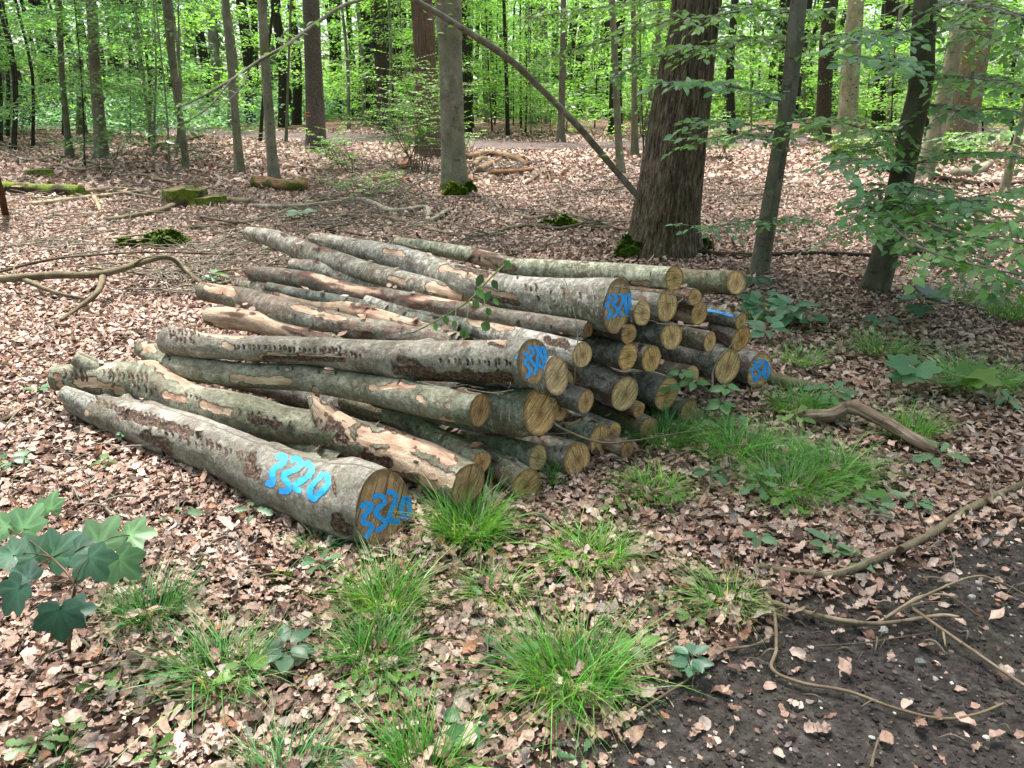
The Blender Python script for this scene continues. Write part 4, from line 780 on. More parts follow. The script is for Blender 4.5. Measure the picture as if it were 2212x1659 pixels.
tree('T36', 'young_beech', 'dark thin stem leaning behind the pale footed beech', [(588, 30, 6), (573, 160, 6), (562, 304, 8)], 'dark', 8, crown=(1.2, 150), sprays=5, szone=(1, 4))
tree('T37', 'young_beech', 'wavy green stem between the pale footed beech and the spruce', [(628, -5, 5), (622, 180, 5), (618, 308, 7)], 'beech', 8, color=(.7, .75, .6), crown=(1.2, 150), sprays=6, szone=(1, 5))
# pieces on two trunks
def on_trunk(key, px, py): 
    r, K = TREES[key]; Y = r.location[1]; p = atY(px, py, Y); i = np.argmin(np.abs(K[:, 2]-p[2])); return r, p, np.interp(p[2], K[:, 2], K[:, 3])
def dash(key, rows, hw, name='paint_mark'):
    r, K = TREES[key]; mb = MB()
    for (x0, y0, x1, y1) in rows:
        V = []
        for t in np.linspace(0, 1, 9):
            x, y = x0+(x1-x0)*t, y0+(y1-y0)*t+rng.normal(0, .3)
            for s in (-1, 1):
                p = atY(x, y+s*hw*rng.uniform(.6, 1.2), r.location[1]); k = np.argmin(np.abs(K[:, 2]-p[2])); cx = np.interp(p[2], K[:, 2], K[:, 0]); R = np.interp(p[2], K[:, 2], K[:, 3])*1.12
                p[1] -= math.sqrt(max(R*R-(p[0]-cx)**2, 0))+.004; V.append(p)
        i = np.arange(8)*2; mb.add(np.array(V), np.stack([i, i+1, i+3, i+2], 1))
    mb.build(name, M['orange'], r)
dash('T5', [(661, 243, 675, 242), (662, 249, 676, 250)], 1.2)
dash('TE', [(2066, 218, 2094, 221), (2068, 226, 2088, 228)], .5)
def nest_box():
    r, p, R = on_trunk('T15', 808, 104); K = TREES['T15'][1]; c = p.copy(); c[0] -= .02; c[1] -= R+.12
    root = empty('nest_box', c-np.array([0, 0, .2]), 'small dark nest box hung on a straight trunk', 'nest box')
    def box(mb, lo, hi):
        V = np.array([[a, b, d] for a in (lo[0], hi[0]) for b in (lo[1], hi[1]) for d in (lo[2], hi[2])], float)+c
        mb.add(V, [(0, 1, 3, 2), (4, 6, 7, 5), (0, 4, 5, 1), (2, 3, 7, 6), (0, 2, 6, 4), (1, 5, 7, 3)])
    mb = MB(); box(mb, (-.09, -.08, -.2), (.09, .1, .16)); mb.build('box_body', M['box'], root, smooth=False)
    mb = MB(); box(mb, (-.12, -.13, .16), (.12, .1, .2)); mb.build('lid', M['box'], root, smooth=False)
    for dx in (-.035, .0, .04):
        mb = MB(); box(mb, (dx-.012, -.086, -.12), (dx+.012, -.0815, -.04)); mb.build('number_tag', M['white'], root, smooth=False)
nest_box()
def holes():
    r, K = TREES['TF']; mb = MB(); c = []; rad = []
    for k in range(46):
        y = rng.uniform(20, 290); w = 15; x = np.interp(y, [0, 150, 290], [1850, 1838, 1828])+rng.uniform(-w, w); p = atY(x, y, r.location[1])
        cx = np.interp(p[2], K[:, 2], K[:, 0]); R = np.interp(p[2], K[:, 2], K[:, 3]); p[1] -= math.sqrt(max(R*R-(p[0]-cx)**2, 0)); c.append(p); rad.append(rng.uniform(.012, .03))
    blob(mb, np.array(c), np.array(rad), np.tile((.02, .015, .01), (46, 1))); o = mb.build('peck_hole', M['clod'], r); o['kind'] = 'stuff'
holes()
# far trees, too alike to tell apart
far = 0; used = []
while far < 120:
    a = rng.uniform(-.66, .66); d = rng.uniform(25, 58); X, Y = d*math.sin(a)*1.05, d*math.cos(a)
    if np.min(np.hypot(PATH[:, 0]-X, PATH[:, 1]-Y)) < 2.4 or any(math.hypot(X-u, Y-v) < .8 for u, v in used): continue
    used.append((X, Y)); px, py = proj(np.array([[X, Y, 0.]])); px, py = float(px[0]), float(py[0]); w = rng.choice([.08, .12, .16, .24, .34, .5])*F/d
    l = rng.uniform(-1, 1)*10; dk = rng.uniform() < .75
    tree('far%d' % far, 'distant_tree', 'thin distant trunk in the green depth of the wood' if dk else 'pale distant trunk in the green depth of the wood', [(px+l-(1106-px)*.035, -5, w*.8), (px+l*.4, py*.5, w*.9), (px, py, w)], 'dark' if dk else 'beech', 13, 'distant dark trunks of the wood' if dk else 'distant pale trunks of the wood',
         crown=(2.4, 150), sprays=int(rng.integers(7, 15)), szone=(.8, 8), scol=YG if (px > 450 or rng.uniform() < .4) else BG, slen=1.9, ssize=.15, sides=10, n=16, wood=False, flare=.25)
    far += 1
und = 0
while und < 46:
    a = rng.uniform(-.62, .62); d = rng.uniform(17, 42); X, Y = d*math.sin(a), d*math.cos(a); px, py = proj(np.array([[X, Y, 0.]])); px, py = float(px[0]), float(py[0])
    if np.min(np.hypot(PATH[:, 0]-X, PATH[:, 1]-Y)) < 2.2 or (620 < px < 1380 and Y < 26) or (480 < px and Y < 20) or any(math.hypot(X-u, Y-v) < .8 for u, v in used): continue
    used.append((X, Y)); w = rng.uniform(.04, .08)*F/d; l = rng.uniform(-1, 1)*14
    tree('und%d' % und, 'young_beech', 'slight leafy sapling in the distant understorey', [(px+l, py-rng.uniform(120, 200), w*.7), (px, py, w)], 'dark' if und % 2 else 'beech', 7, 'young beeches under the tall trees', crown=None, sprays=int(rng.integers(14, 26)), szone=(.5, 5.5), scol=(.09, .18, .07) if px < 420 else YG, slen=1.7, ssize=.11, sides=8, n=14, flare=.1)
    und += 1
# ---- the leaning dead stem with its leafy side branch
def leaning():
    root = empty('leaning_stem', at(1384, 432, 7.75), 'long thin grey stem leaning on the oak', 'dead stem')
    mb = MB(); P = [at(1392, 440, 7.8), at(1350, 392, 7.7), at(1310, 345, 7.55), at(1250, 274, 7.3), at(1180, 203, 7.05), at(1100, 128, 6.8), at(1000, 62, 6.5), at(880, -8, 6.2), at(700, -90, 5.8)]
    tube(mb, P, [.032, .031, .033, .031, .029, .03, .026, .022, .012], 14, 90, rough=.16, seed=3); moss0(mb); del mb.at['moss']; mb.build('stem', M['twig'], root)
    wd = MB(); lv = Leafage()
    tube(wd, [at(860, -20, 6.15), at(757, 6, 5.2), at(690, 45, 4.8), at(620, 97, 4.5), at(560, 131, 4.3), at(500, 172, 4.1), at(430, 212, 4.), at(375, 236, 3.9)], [.014, .012, .011, .011, .009, .007, .005, .003], 8, 60, rough=.2, seed=5)
    for p in ([(612, 98, 4.5), (607, 82, 4.5), (622, 62, 4.55)], [(560, 131, 4.3), (600, 108, 4.3), (640, 88, 4.4)], [(500, 172, 4.1), (450, 232, 3.95), (405, 262, 3.9)], [(540, 145, 4.25), (520, 190, 4.1), (470, 240, 4.)]):
        tube(wd, [at(*q) for q in p], [.006, .004, .002], 5, 12)
    for x, y, n in ((420, 225, 7), (455, 240, 8), (400, 262, 7), (470, 205, 5), (380, 240, 6), (510, 175, 5), (600, 100, 4), (575, 120, 4), (650, 80, 5), (690, 50, 4), (640, 110, 3), (345, 280, 5), (410, 290, 4)):
        P = np.array([at(x+rng.normal(0, 16), y+rng.normal(0, 10), 4.1) for _ in range(n)]); lv.add(P, rnd_dir(n)+np.array([0, 0, -.3]), jit((0, -.2, 1), n, .35), rng.uniform(.04, .065, n), greens(n, (.09, .17, .06), .2, .08))
    for x, y, n in ((950, 20, 8), (1010, 50, 8), (1130, 140, 5), (1230, 220, 6), (1330, 330, 5), (1180, 180, 5)):
        P = np.array([at(x+rng.normal(0, 30), y+rng.normal(0, 18), 6.7) for _ in range(n)]); lv.add(P, rnd_dir(n), jit((0, -.2, 1), n, .35), rng.uniform(.05, .08, n), greens(n, YG, .2, .08))
    wd.build('branch', M['twig'], root); lv.build('foliage', M['leaf'], root, OVAL)
leaning()
# ---- leafy bushes of thin stems
def bush(name, label, x, y, w, h, ns, nl, size, col, cat='bush', group=None, Yoff=0.):
    b = gpt(x, y); d = depth(b); W = w*d/F*.5; Hh = h*d/F; root = empty(name, b, label, cat, group); wd = MB(); lv = Leafage()
    for k in range(ns):
        a = rng.uniform(0, 2*PI); tip = b+np.array([math.cos(a)*W*rng.uniform(.4, 1.1), math.sin(a)*W*.8, Hh*rng.uniform(.5, 1.05)]); p0 = b+np.array([rng.normal(0, W*.12), rng.normal(0, W*.12), -.02]); mid = (p0*.5+tip*.5)+np.array([0, 0, Hh*.12])
        tube(wd, [p0, mid, tip], [.006+W*.004, .004+W*.002, .002], 5, 10); S = spline(np.array([p0, mid, tip]), 30)
        for j in range(int(nl/8)):
            i = rng.integers(8, 30); aa = rng.uniform(0, 2*PI); dd = np.array([math.cos(aa), math.sin(aa), rng.uniform(-.1, .3)]); l = W*.45*rng.uniform(.5, 1.2); n = 8; t = np.linspace(.25, 1, n)
            P = S[i]+dd*(t*l)[:, None]; sd = unit(np.cross(dd, (0, 0, 1)))*np.where(np.arange(n) % 2, 1, -1)[:, None]
            tube(wd, [S[i], S[i]+dd*l], [.0025, .001], 3, 3, cap=False); lv.add(P, dd*.7+sd*.7, jit((0, -.1, 1), n, .35), size*rng.uniform(.7, 1.3, n), greens(n, col, .2, .08))
    wd.build('stem', M['twig'], root); lv.build('foliage', M['leaf'], root, OVAL if d < 9 else MIDL)
bush('beech_bush', 'airy yellow green bush before the smooth and red trunks', 905, 372, 260, 230, 15, 190, .07, YG)
bush('beech_bush', 'wispy bush climbing the left flank of the red brown trunk', 880, 300, 90, 150, 6, 80, .08, YG)
bush('beech_bush', 'low leafy brush between the spruce and the red trunk', 755, 372, 170, 90, 8, 90, .07, YG)
bush('beech_bush', 'small bush at the foot of the smooth pale beech', 1010, 330, 120, 80, 6, 80, .07, YG)
bush('beech_bush', 'scrubby growth amid twigs in front of the smooth pale beech', 790, 425, 190, 60, 8, 60, .055, YG)
bush('beech_bush', 'pale leafy bush before the fern bank at the left', 330, 300, 110, 70, 6, 90, .09, (.075, .15, .06))
bush('beech_bush', 'leafy bush at the left edge of the clearing', 60, 290, 150, 110, 8, 120, .1, (.07, .14, .06))
bush('beech_bush', 'leafy bush right of the oak in the far leaves', 1560, 345, 130, 90, 7, 90, .08, GL)
bush('beech_bush', 'bush at the foot of the pitted pale trunk', 1845, 350, 150, 80, 7, 90, .08, YG)
bush('beech_bush', 'bush in front of the thick barkless trunk', 2075, 360, 130, 70, 7, 90, .085, GL)
# ---- far green mass, fern bank
def woodland():
    mb = MB(); n = 260000; a = rng.uniform(-1.05, 1.05, n); r = rng.uniform(49, 88, n); z = rng.uniform(0, 1, n)**.9*15
    X, Y = r*np.sin(a), r*np.cos(a); cl = fbm(np.stack([X*.22, Y*.22, z*.45], 1), 3); k = cl > -.16-.3*(z < 3.5); X, Y, z = X[k], Y[k], z[k]; n = len(X)
    left = sstep(-6, -20, X)[:, None]; c = greens(n, YG, .4, .1)*(.9-left*.42)  # leaf colour darkened towards the left, in place of deeper shade
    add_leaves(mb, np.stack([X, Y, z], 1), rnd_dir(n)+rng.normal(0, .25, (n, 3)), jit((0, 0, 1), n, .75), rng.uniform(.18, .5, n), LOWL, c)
    n = 90000; a = rng.uniform(1.0, 2*PI-1.0, n); rr = rng.uniform(13, 34, n); z = rng.uniform(.2, 1, n)**.9*15; X, Y = rr*np.sin(a), rr*np.cos(a)  # unseen leaf ring behind the camera, added to block low sky light
    cl = fbm(np.stack([X*.25, Y*.25, z*.4], 1), 3); k = (cl > -.08) & ~((Y > 0) & (np.abs(X) < Y*1.7)); X, Y, z = X[k], Y[k], z[k]; n = len(X)
    add_leaves(mb, np.stack([X, Y, z], 1), rnd_dir(n)+rng.normal(0, .25, (n, 3)), jit((0, 0, 1), n, .75), rng.uniform(.25, .6, n), LOWL, greens(n, GL, .3, .1))
    tag(mb.build('distant_woodland', M['far_leaf'], origin=(0, 0, 0), smooth=False), 'bright leafy depth of the wood beyond the trunks, and leaves added behind the camera', 'woodland', kind='stuff')
    mb = MB()
    for k in range(170):
        a = rng.uniform(-1., 1.); r = rng.uniform(42, 62); p = np.array([r*math.sin(a), r*math.cos(a), -.2]); w = rng.choice([.08, .12, .16, .25]); l = rng.normal(0, .6, 2)
        tube(mb, [p, p+np.array([l[0]*.4, l[1]*.4, 6]), p+np.array([l[0], l[1], 15])], [w, w*.85, w*.6], 7, 8, cap=False)
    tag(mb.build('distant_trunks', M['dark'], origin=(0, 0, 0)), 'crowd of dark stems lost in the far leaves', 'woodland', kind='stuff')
    mb = MB(); n = 60000; X = rng.uniform(-34, 1.5, n); Y = rng.uniform(30, 60, n); px, py = proj(np.stack([X, Y, X*0], 1))
    cl = fbm(np.stack([X*.5, Y*.5, X*0], 1), 3)
    k = (py < 289+5*cl*4-np.clip((px-480)/260, 0, 1)*34) & (px < 845) & (px > -250) & (cl > -.35); X, Y, cl = X[k], Y[k], cl[k]; n = len(X); z = hf(X, Y)+rng.uniform(0, 1, n)**1.2*(.8+1.6*np.clip(cl+.1, 0, 1)+.016*(Y-30))
    add_leaves(mb, np.stack([X, Y, z], 1), rnd_dir(n)+rng.normal(0, .2, (n, 3)), jit((0, -.1, 1), n, .4), rng.uniform(.1, .24, n), LOWL, greens(n, (.15, .30, .17), .25, .08))
    n = 40000; a = rng.uniform(-1., 1., n); rr = rng.uniform(43, 66, n); X, Y = rr*np.sin(a), rr*np.cos(a); z = rng.uniform(0, 1, n)**1.5*2.4
    add_leaves(mb, np.stack([X, Y, z], 1), rnd_dir(n)+rng.normal(0, .2, (n, 3)), jit((0, -.1, 1), n, .5), rng.uniform(.2, .42, n), LOWL, greens(n, (.085, .17, .04), .3, .1))
    tag(mb.build('undergrowth', M['leaf'], origin=(0, 0, 0), smooth=False), 'low bluish green ground cover under the far left trees', 'ground cover', kind='stuff')
woodland()
# ------------------------------------------------------------------ dead wood on the ground
def twigs_on(mb, P, r, n, ln):
    S = spline(np.array(P, float), 40)
    for k in range(n):
        i = rng.integers(4, 39); a = rng.uniform(0, 2*PI); d = np.array([math.cos(a), math.sin(a), rng.uniform(-.05, .35)]); l = ln*rng.uniform(.4, 1.2)
        tube(mb, [S[i], S[i]+d*l*.5+rng.normal(0, .02, 3), S[i]+d*l], [r*.4, r*.25, r*.1], 5, 8)
def fallen(label, pts, r, name='fallen_branch', mat='twig', color=(1, 1, 1), lift=0., nt=0, tl=.3, taper=.45, sides=10, rough=.25, forks=(), moss=0., cat='branch', group=None, zs=None, end=None):
    """pts: pixels on the ground; r: pixel radius at the thick first end"""
    P = []; 
    for i, q in enumerate(pts):
        z = (zs[i] if zs else lift); b = gz(q[0], q[1], z); b[2] = hf(b[0], b[1])[0]+z; P.append(b)
    P = np.array(P); dm = np.mean([depth(p) for p in P]); R = r*dm/F; P[:, 2] += R*.6+.02
    rad = np.linspace(1, taper, len(P))*R; mb = MB(); sd = float(rng.uniform(0, 80))
    tube(mb, P, rad, sides, max(24, len(P)*10), rough=rough, seed=sd)
    for f in forks:
        Q = []
        for j, q in enumerate(f[0]):
            z = q[2] if len(q) > 2 else 0.; b = gz(q[0], q[1], z); b[2] = hf(b[0], b[1])[0]+z+(R*.5)+.02; Q.append(b)
        rr = f[1]*dm/F; tube(mb, Q, np.linspace(rr, rr*.45, len(Q)), 8, len(Q)*10, rough=rough, seed=sd+3)
    twigs_on(mb, P, R, nt, tl)
    if moss: mb.at['moss'] = [(0, np.full(mb.n, 0.)+moss*np.clip(fbm(np.concatenate(mb.v)*4, 3)+.5, 0, 1))]
    o = mb.build(name, M[mat], None); o.color = (*color, 1); return tag(o, label, cat, group)
fallen('forked greyish branch propped up at the left edge', [(-40, 618), (100, 605), (217, 602), (300, 580), (362, 566), (400, 592), (437, 622)], 9, zs=[.12, .14, .18, .2, .22, .1, .02], nt=6, tl=.35, color=(.75, .72, .58), moss=.4,
       forks=[([(225, 604, .17), (213, 640, .1), (173, 673, .03), (133, 702, 0)], 7), ([(50, 612, .12), (120, 640, .05), (187, 655, .0)], 6)])
fallen('thin arching branch above the forked one at the left edge', [(-40, 606), (83, 573), (170, 560), (330, 552), (520, 556)], 3.2, zs=[.1, .16, .18, .14, .05], nt=6, tl=.4, color=(.45, .42, .36))
fallen('crooked bone pale branch with a kink behind the pile', [(735, 438), (787, 437), (850, 463), (920, 456), (928, 484), (970, 461)], 6.5, color=(1.7, 1.7, 1.65), taper=.7, rough=.35)
fallen('short whitish broken pole left of the crooked pale branch', [(543, 450), (633, 452), (737, 440)], 6, color=(1.6, 1.6, 1.6), taper=.8)
fallen('long thin branch running from the pile to the mossy footed beech', [(410, 497), (550, 480), (640, 452), (737, 424), (860, 408)], 4, nt=8, tl=.5, color=(1.0, 1.0, .9))
fallen('slender branch lying before the smooth pale beech', [(700, 430), (837, 410), (924, 427), (1070, 427), (1170, 414)], 2.8, nt=8, tl=.5, color=(.9, .9, .85))
fallen('long dark branch reaching the foot of the oak', [(720, 472), (837, 477), (1004, 517), (1120, 497), (1237, 493), (1365, 502)], 4.5, nt=9, tl=.4, color=(.9, .85, .75), taper=.8)
fallen('twisted thin branch behind the upper logs', [(700, 500), (830, 520), (960, 530), (1060, 558), (1180, 545)], 3, nt=8, tl=.4, color=(.5, .47, .42))
fallen('bare yellowish pole in the leaves at the left', [(65, 450), (187, 432), (320, 416)], 6, color=(1.5, 1.35, 1.1), taper=.6, forks=[([(205, 431, .02), (214, 450, 0), (218, 462, 0)], 5)])
fallen('curved mossy branch in front of the square stump', [(545, 440), (417, 436), (333, 462), (230, 480)], 8, color=(1.0, .95, .75), moss=.5)
fallen('thick mossy rotten log at the left edge', [(5, 418), (90, 420), (178, 424)], 14, name='rotten_log', mat='dark', color=(1.6, 1.5, 1.1), moss=.95, taper=.9, cat='rotten log', sides=18)
fallen('splintered pale limb broken off the mossy rotten log', [(178, 420), (247, 412), (300, 415)], 6, color=(1.5, 1.3, 1.1))
fallen('whitish bent twig in the leaves at the far left', [(-20, 322), (60, 350), (110, 345), (130, 352), (125, 330)], 2.5, color=(1.8, 1.8, 1.75), nt=5, tl=.5)
fallen('long thin pale stick crossing the far left leaves', [(-20, 288), (70, 293), (145, 308)], 2.2, color=(1.4, 1.3, 1.15))
fallen('pale stick leaning in the leaves right of the sturdy trunk', [(235, 360), (252, 345), (258, 318)], 2.2, zs=[0, .15, .5], color=(1.5, 1.45, 1.35))
fallen('thick dark limb below the bending trunk', [(340, 322), (400, 305), (440, 296)], 5, mat='dark', color=(1.4, 1.1, .9), nt=2)
fallen('second dark limb below the bending trunk', [(350, 330), (420, 318), (470, 312)], 4, mat='dark', color=(1.6, 1.3, 1.1))
fallen('dark stick lying beyond the slim straight beech', [(260, 312), (320, 318), (400, 330), (500, 338)], 3, mat='dark', nt=5)
fallen('pale stick in front of the mossy stumps', [(255, 418), (300, 425), (360, 435)], 4, color=(1.4, 1.3, 1.15))
fallen('arched pale stick right of the sturdy trunk', [(300, 380), (340, 392), (390, 400)], 4.5, color=(1.4, 1.25, 1.1), nt=3)
fallen('bare stick under the leaning stem', [(1142, 400), (1165, 380), (1177, 366)], 4, color=(1.0, .8, .65), forks=[([(1177, 366, .0), (1186, 385, 0), (1188, 402, 0)], 3.5)])
fallen('thin forked stick left of the oak foot', [(1230, 400), (1290, 393), (1330, 412), (1395, 440)], 3, color=(1.1, 1., .9), nt=3)
fallen('short grey stick by the moss cushion left of the oak', [(1105, 468), (1150, 478), (1200, 470), (1215, 478)], 5, color=(1.4, 1.35, 1.25))
fallen('pale stick running from the moss cushion to the oak', [(1180, 450), (1215, 470), (1270, 490), (1350, 483)], 5, color=(1.3, 1.25, 1.15))
fallen('dark branch lying between the oak and the leaning beeches', [(1390, 530), (1480, 548), (1620, 560), (1760, 556), (1900, 560), (2050, 548)], 6, mat='dark', color=(1.1, .95, .85), nt=8, tl=.4, taper=.7)
fallen('brown rotten stick crossing the far right leaves', [(2000, 390), (2080, 405), (2160, 410), (2230, 400)], 7, mat='dark', color=(1.4, 1.1, .9), nt=3)
fallen('short moss grey trunk piece lying at the far right', [(2060, 388), (2105, 383), (2135, 362)], 11, name='rotten_log', color=(1.2, 1.2, 1.1), taper=.8, cat='rotten log')
for i, (lab, p, r) in enumerate([('thick broken chunk of wood right of the mossy footed beech', [(1003, 345), (1060, 338), (1130, 350)], 9), ('slanting sawn pole end in the wood heap under the leaning stem', [(1035, 372), (1060, 355), (1080, 345)], 6),
        ('curled bark piece in the wood heap under the leaning stem', [(1025, 362), (1035, 348), (1052, 346)], 6), ('split orange brown slab in front of the wood heap', [(1060, 380), (1105, 378), (1150, 372)], 7), ('dark rotten piece at the right of the wood heap', [(1090, 342), (1120, 348), (1140, 362)], 7),
        ('ochre splintered slab left of the smooth pale beech', [(810, 392), (845, 388), (880, 395)], 7), ('torn orange wood piece before the red brown trunk', [(865, 370), (880, 360), (900, 365)], 8)]):
    fallen(lab, p, r, name='wood_chunk', mat='driftwood', color=[(.7, .6, .45), (1.3, 1.1, .9), (1.2, 1.1, .8), (1.1, .75, .5), (.6, .45, .35), (1.4, 1., .65), (1.3, .75, .5)][i], taper=.8, rough=.4, cat='dead wood', moss=.3, sides=12)
fallen('bent barkless driftwood like limb right of the pile', [(1728, 916), (1790, 914), (1835, 897), (1908, 930), (1970, 968), (2018, 990)], 16, name='dead_limb', mat='driftwood', zs=[.02, .03, .07, .05, .02, 0], taper=.85, rough=.35, sides=22, cat='dead wood')
fallen('long smooth curved branch sweeping to the right edge', [(2260, 1035), (2100, 1108), (2000, 1172), (1900, 1220), (1810, 1254), (1740, 1253), (1638, 1237)], 10, color=(.95, .9, .75), taper=.6, sides=14, rough=.12)
fallen('kinked twig snaking across the dark soil at lower right', [(1601, 1251), (1651, 1291), (1671, 1331), (1676, 1406), (1668, 1451), (1731, 1478), (1831, 1498), (1931, 1536), (2031, 1556), (2106, 1548), (2166, 1526)], 4.6, nt=3, tl=.05, color=(1.1, .98, .85), taper=.55, rough=.18)
fallen('straight forked stick on the dark soil at the right', [(1666, 1311), (1756, 1333), (1886, 1351), (2026, 1336), (2071, 1338)], 6, color=(1.15, 1., .9), taper=.5, rough=.15, zs=[.01, .01, .015, .02, .03], forks=[([(1756, 1335, .01), (1800, 1348, 0), (1870, 1358, 0)], 4)])
fallen('thin arching twig above the forked stick on the soil', [(1895, 1348), (1966, 1306), (2096, 1251), (2156, 1261), (2230, 1296)], 2.8, zs=[.01, .05, .09, .06, 0], color=(1.25, 1.1, .95), taper=.7, forks=[([(1940, 1320, .03), (1990, 1290, .06), (2050, 1290, .06), (2110, 1335, .0)], 3), ([(1910, 1340, .02), (1970, 1310, .04), (2040, 1300, .03)], 3)])
fallen('slanting brown twig running to the lower right edge', [(1966, 1316), (2036, 1366), (2106, 1416), (2201, 1478), (2240, 1500)], 4, zs=[.03, .02, .01, 0, 0], color=(1.1, .95, .85), taper=.8, forks=[([(2036, 1366, .015), (2040, 1395, .02), (2043, 1410, 0)], 3)])
fallen('thin twig between the last grass clump and the soil', [(1671, 1376), (1631, 1401), (1551, 1421), (1481, 1481), (1371, 1551)], 4, color=(.9, .8, .7), taper=.6, nt=3, tl=.08)
fallen('dark twig stub over the small grass clump on the right', [(1516, 1261), (1566, 1271), (1616, 1266)], 4, color=(.6, .55, .45), zs=[.04, .02, .01])
fallen('short upright twig at the bottom right', [(1881, 1662), (1888, 1630), (1896, 1601)], 4, color=(.9, .8, .7), zs=[0, .02, .03])
fallen('fine dark twig lying on the soil under the forked stick', [(1760, 1400), (1860, 1390), (1960, 1376), (2040, 1364)], 2.4, color=(.55, .5, .45))
fallen('upright dry twig beside the curved branch', [(2141, 1100), (2138, 1066), (2142, 1036)], 3.4, zs=[0, .05, .1], color=(1.3, 1.2, 1.1))
fallen('thin twig by the maple leaves at lower left', [(640, 1180), (720, 1150), (760, 1165)], 3, color=(.8, .7, .55))
fallen('small broken stick end near the bottom centre', [(1235, 1572), (1258, 1580), (1275, 1600)], 6, color=(1.3, 1.1, .85), taper=.8)
fallen('short bent root like twig in front of the painted log', [(540, 1245), (556, 1262), (575, 1285)], 4, color=(.9, .75, .6))
fallen('half buried dark stick at the left edge of the clearing', [(-20, 930), (10, 922), (38, 908)], 9, mat='dark', color=(1.5, 1.4, 1.1))
fallen('log lying on the ground beyond the outermost painted end', [(1600, 815), (1690, 840), (1770, 858)], 16, name='rotten_log', color=(.75, .78, .6), cat='rotten log', sides=16, taper=.8)
fallen('thin twig spanning the feet of the front logs', [(1180, 905), (1210, 935), (1290, 965), (1360, 962), (1470, 945), (1580, 930)], 3, zs=[.26, .22, .17, .14, .1, .04], color=(.75, .68, .58), nt=4, tl=.15)
fallen('dark bent stake at the left edge', [(14, 472), (5, 430), (-10, 370)], 8, name='broken_stake', mat='dark', color=(1.6, 1.0, .75), zs=[0, .3, .7], taper=.8, cat='stake')
for i in range(22):                                       # loose thin branches between the trees
    x, y = ((rng.uniform(20, 720), rng.uniform(310, 520)) if i < 14 else (rng.uniform(1030, 1360), rng.uniform(390, 520)) if i < 18 else (rng.uniform(1540, 2150), rng.uniform(400, 500))); sc = (y-190)/300; l = rng.uniform(60, 190)*sc+40; a = rng.normal(0, .25)
    P = [(x+l*t+rng.normal(0, 6), y+l*t*math.tan(a)*.35+rng.normal(0, 5)*sc) for t in (0, .3, .6, 1)]
    fallen('thin dry branch, one of many lying in the leaves', P, rng.uniform(1.6, 3.4)*(.6+sc*.6), color=tuple(rng.uniform(.6, 1.6)*np.array([1, .95, .87])), nt=int(rng.integers(2, 7)), tl=.35, zs=[0, rng.uniform(0, .08), rng.uniform(0, .1), rng.uniform(0, .12)], group='thin branches littering the leaves')
def stub():
    fallen('rotten log with yellow moss in front of the pale footed beech', [(552, 402), (590, 406), (640, 413), (655, 405)], 15, name='rotten_log', mat='driftwood', color=(.95, .72, .5), moss=.85, taper=.9, rough=.45, cat='rotten log', sides=18)
stub()
def stump(label, x, y, w, h, moss, step=None):
    b = gpt(x, y+2); d = depth(b); R = w*.5*d/F; H = h*d/F*.95; root = empty('tree_stump', b, label, 'stump'); mb = MB()
    n, m = 14, 40; th = np.arange(m)/m*2*PI; z = np.linspace(-.03, 1, n)*H; sd = x*.1
    rr = R*(1+.35*np.exp(-np.maximum(z, 0)/(H*.3)))[:, None]*(1+.13*np.cos(5*th+sd)+.08*np.cos(3*th))[None]
    V = np.stack([rr*np.cos(th), rr*np.sin(th), np.repeat(z[:, None], m, 1)], -1); V[-1, :, 2] += .07*H*np.cos(th*2+sd)
    if step is not None: V[..., 2] = np.where((V[..., 0] > step*R) & (V[..., 2] > H*.55), H*.55+.03*(V[..., 2]-H*.55), V[..., 2])
    V = V.reshape(-1, 3)+b; V += .09*R*fbm(V*11, 3)[:, None]; V[-m:, 2] += .22*H*np.abs(fbm(V[-m:]*16, 3))
    mb.add(V, grid_faces(n, m), None, suv=np.column_stack([V[:, 2], np.tile(th*R, n), np.full(len(V), sd)]), moss=np.clip(moss*(.4+fbm(V*6, 3)+.35*(V[:, 2]-b[2])/H), 0, 1)); mb.build('trunk', M['dark'], root).color = (1.6, 1.4, 1.1, 1)
    c = V[-m:]; c0 = c.mean(0); mt = MB(); T = np.vstack([c0+(c-c0)*t for t in np.linspace(0.02, 1, 6)]); T[:, 2] += .003+.04*H*fbm(T*20, 3)*(np.repeat(np.linspace(1, 0, 6), m))
    mt.add(T, grid_faces(6, m), None, suv=T, moss=np.clip(moss*(.75+fbm(T*9, 3)), 0, 1)); mt.build('top', M['driftwood'], root).color = (.8, .75, .55, 1)
stump('square mossy stump with a lower broken half', 402, 437, 86, 34, .7)
stump('lower mossy shell of stump beside the square one', 448, 438, 70, 20, .9)
stump('low green stump in the leaves at the far left', 88, 382, 50, 13, 1.)
stump('grey sawn stump at the end of the mossy rotten log', 32, 420, 36, 18, .2)
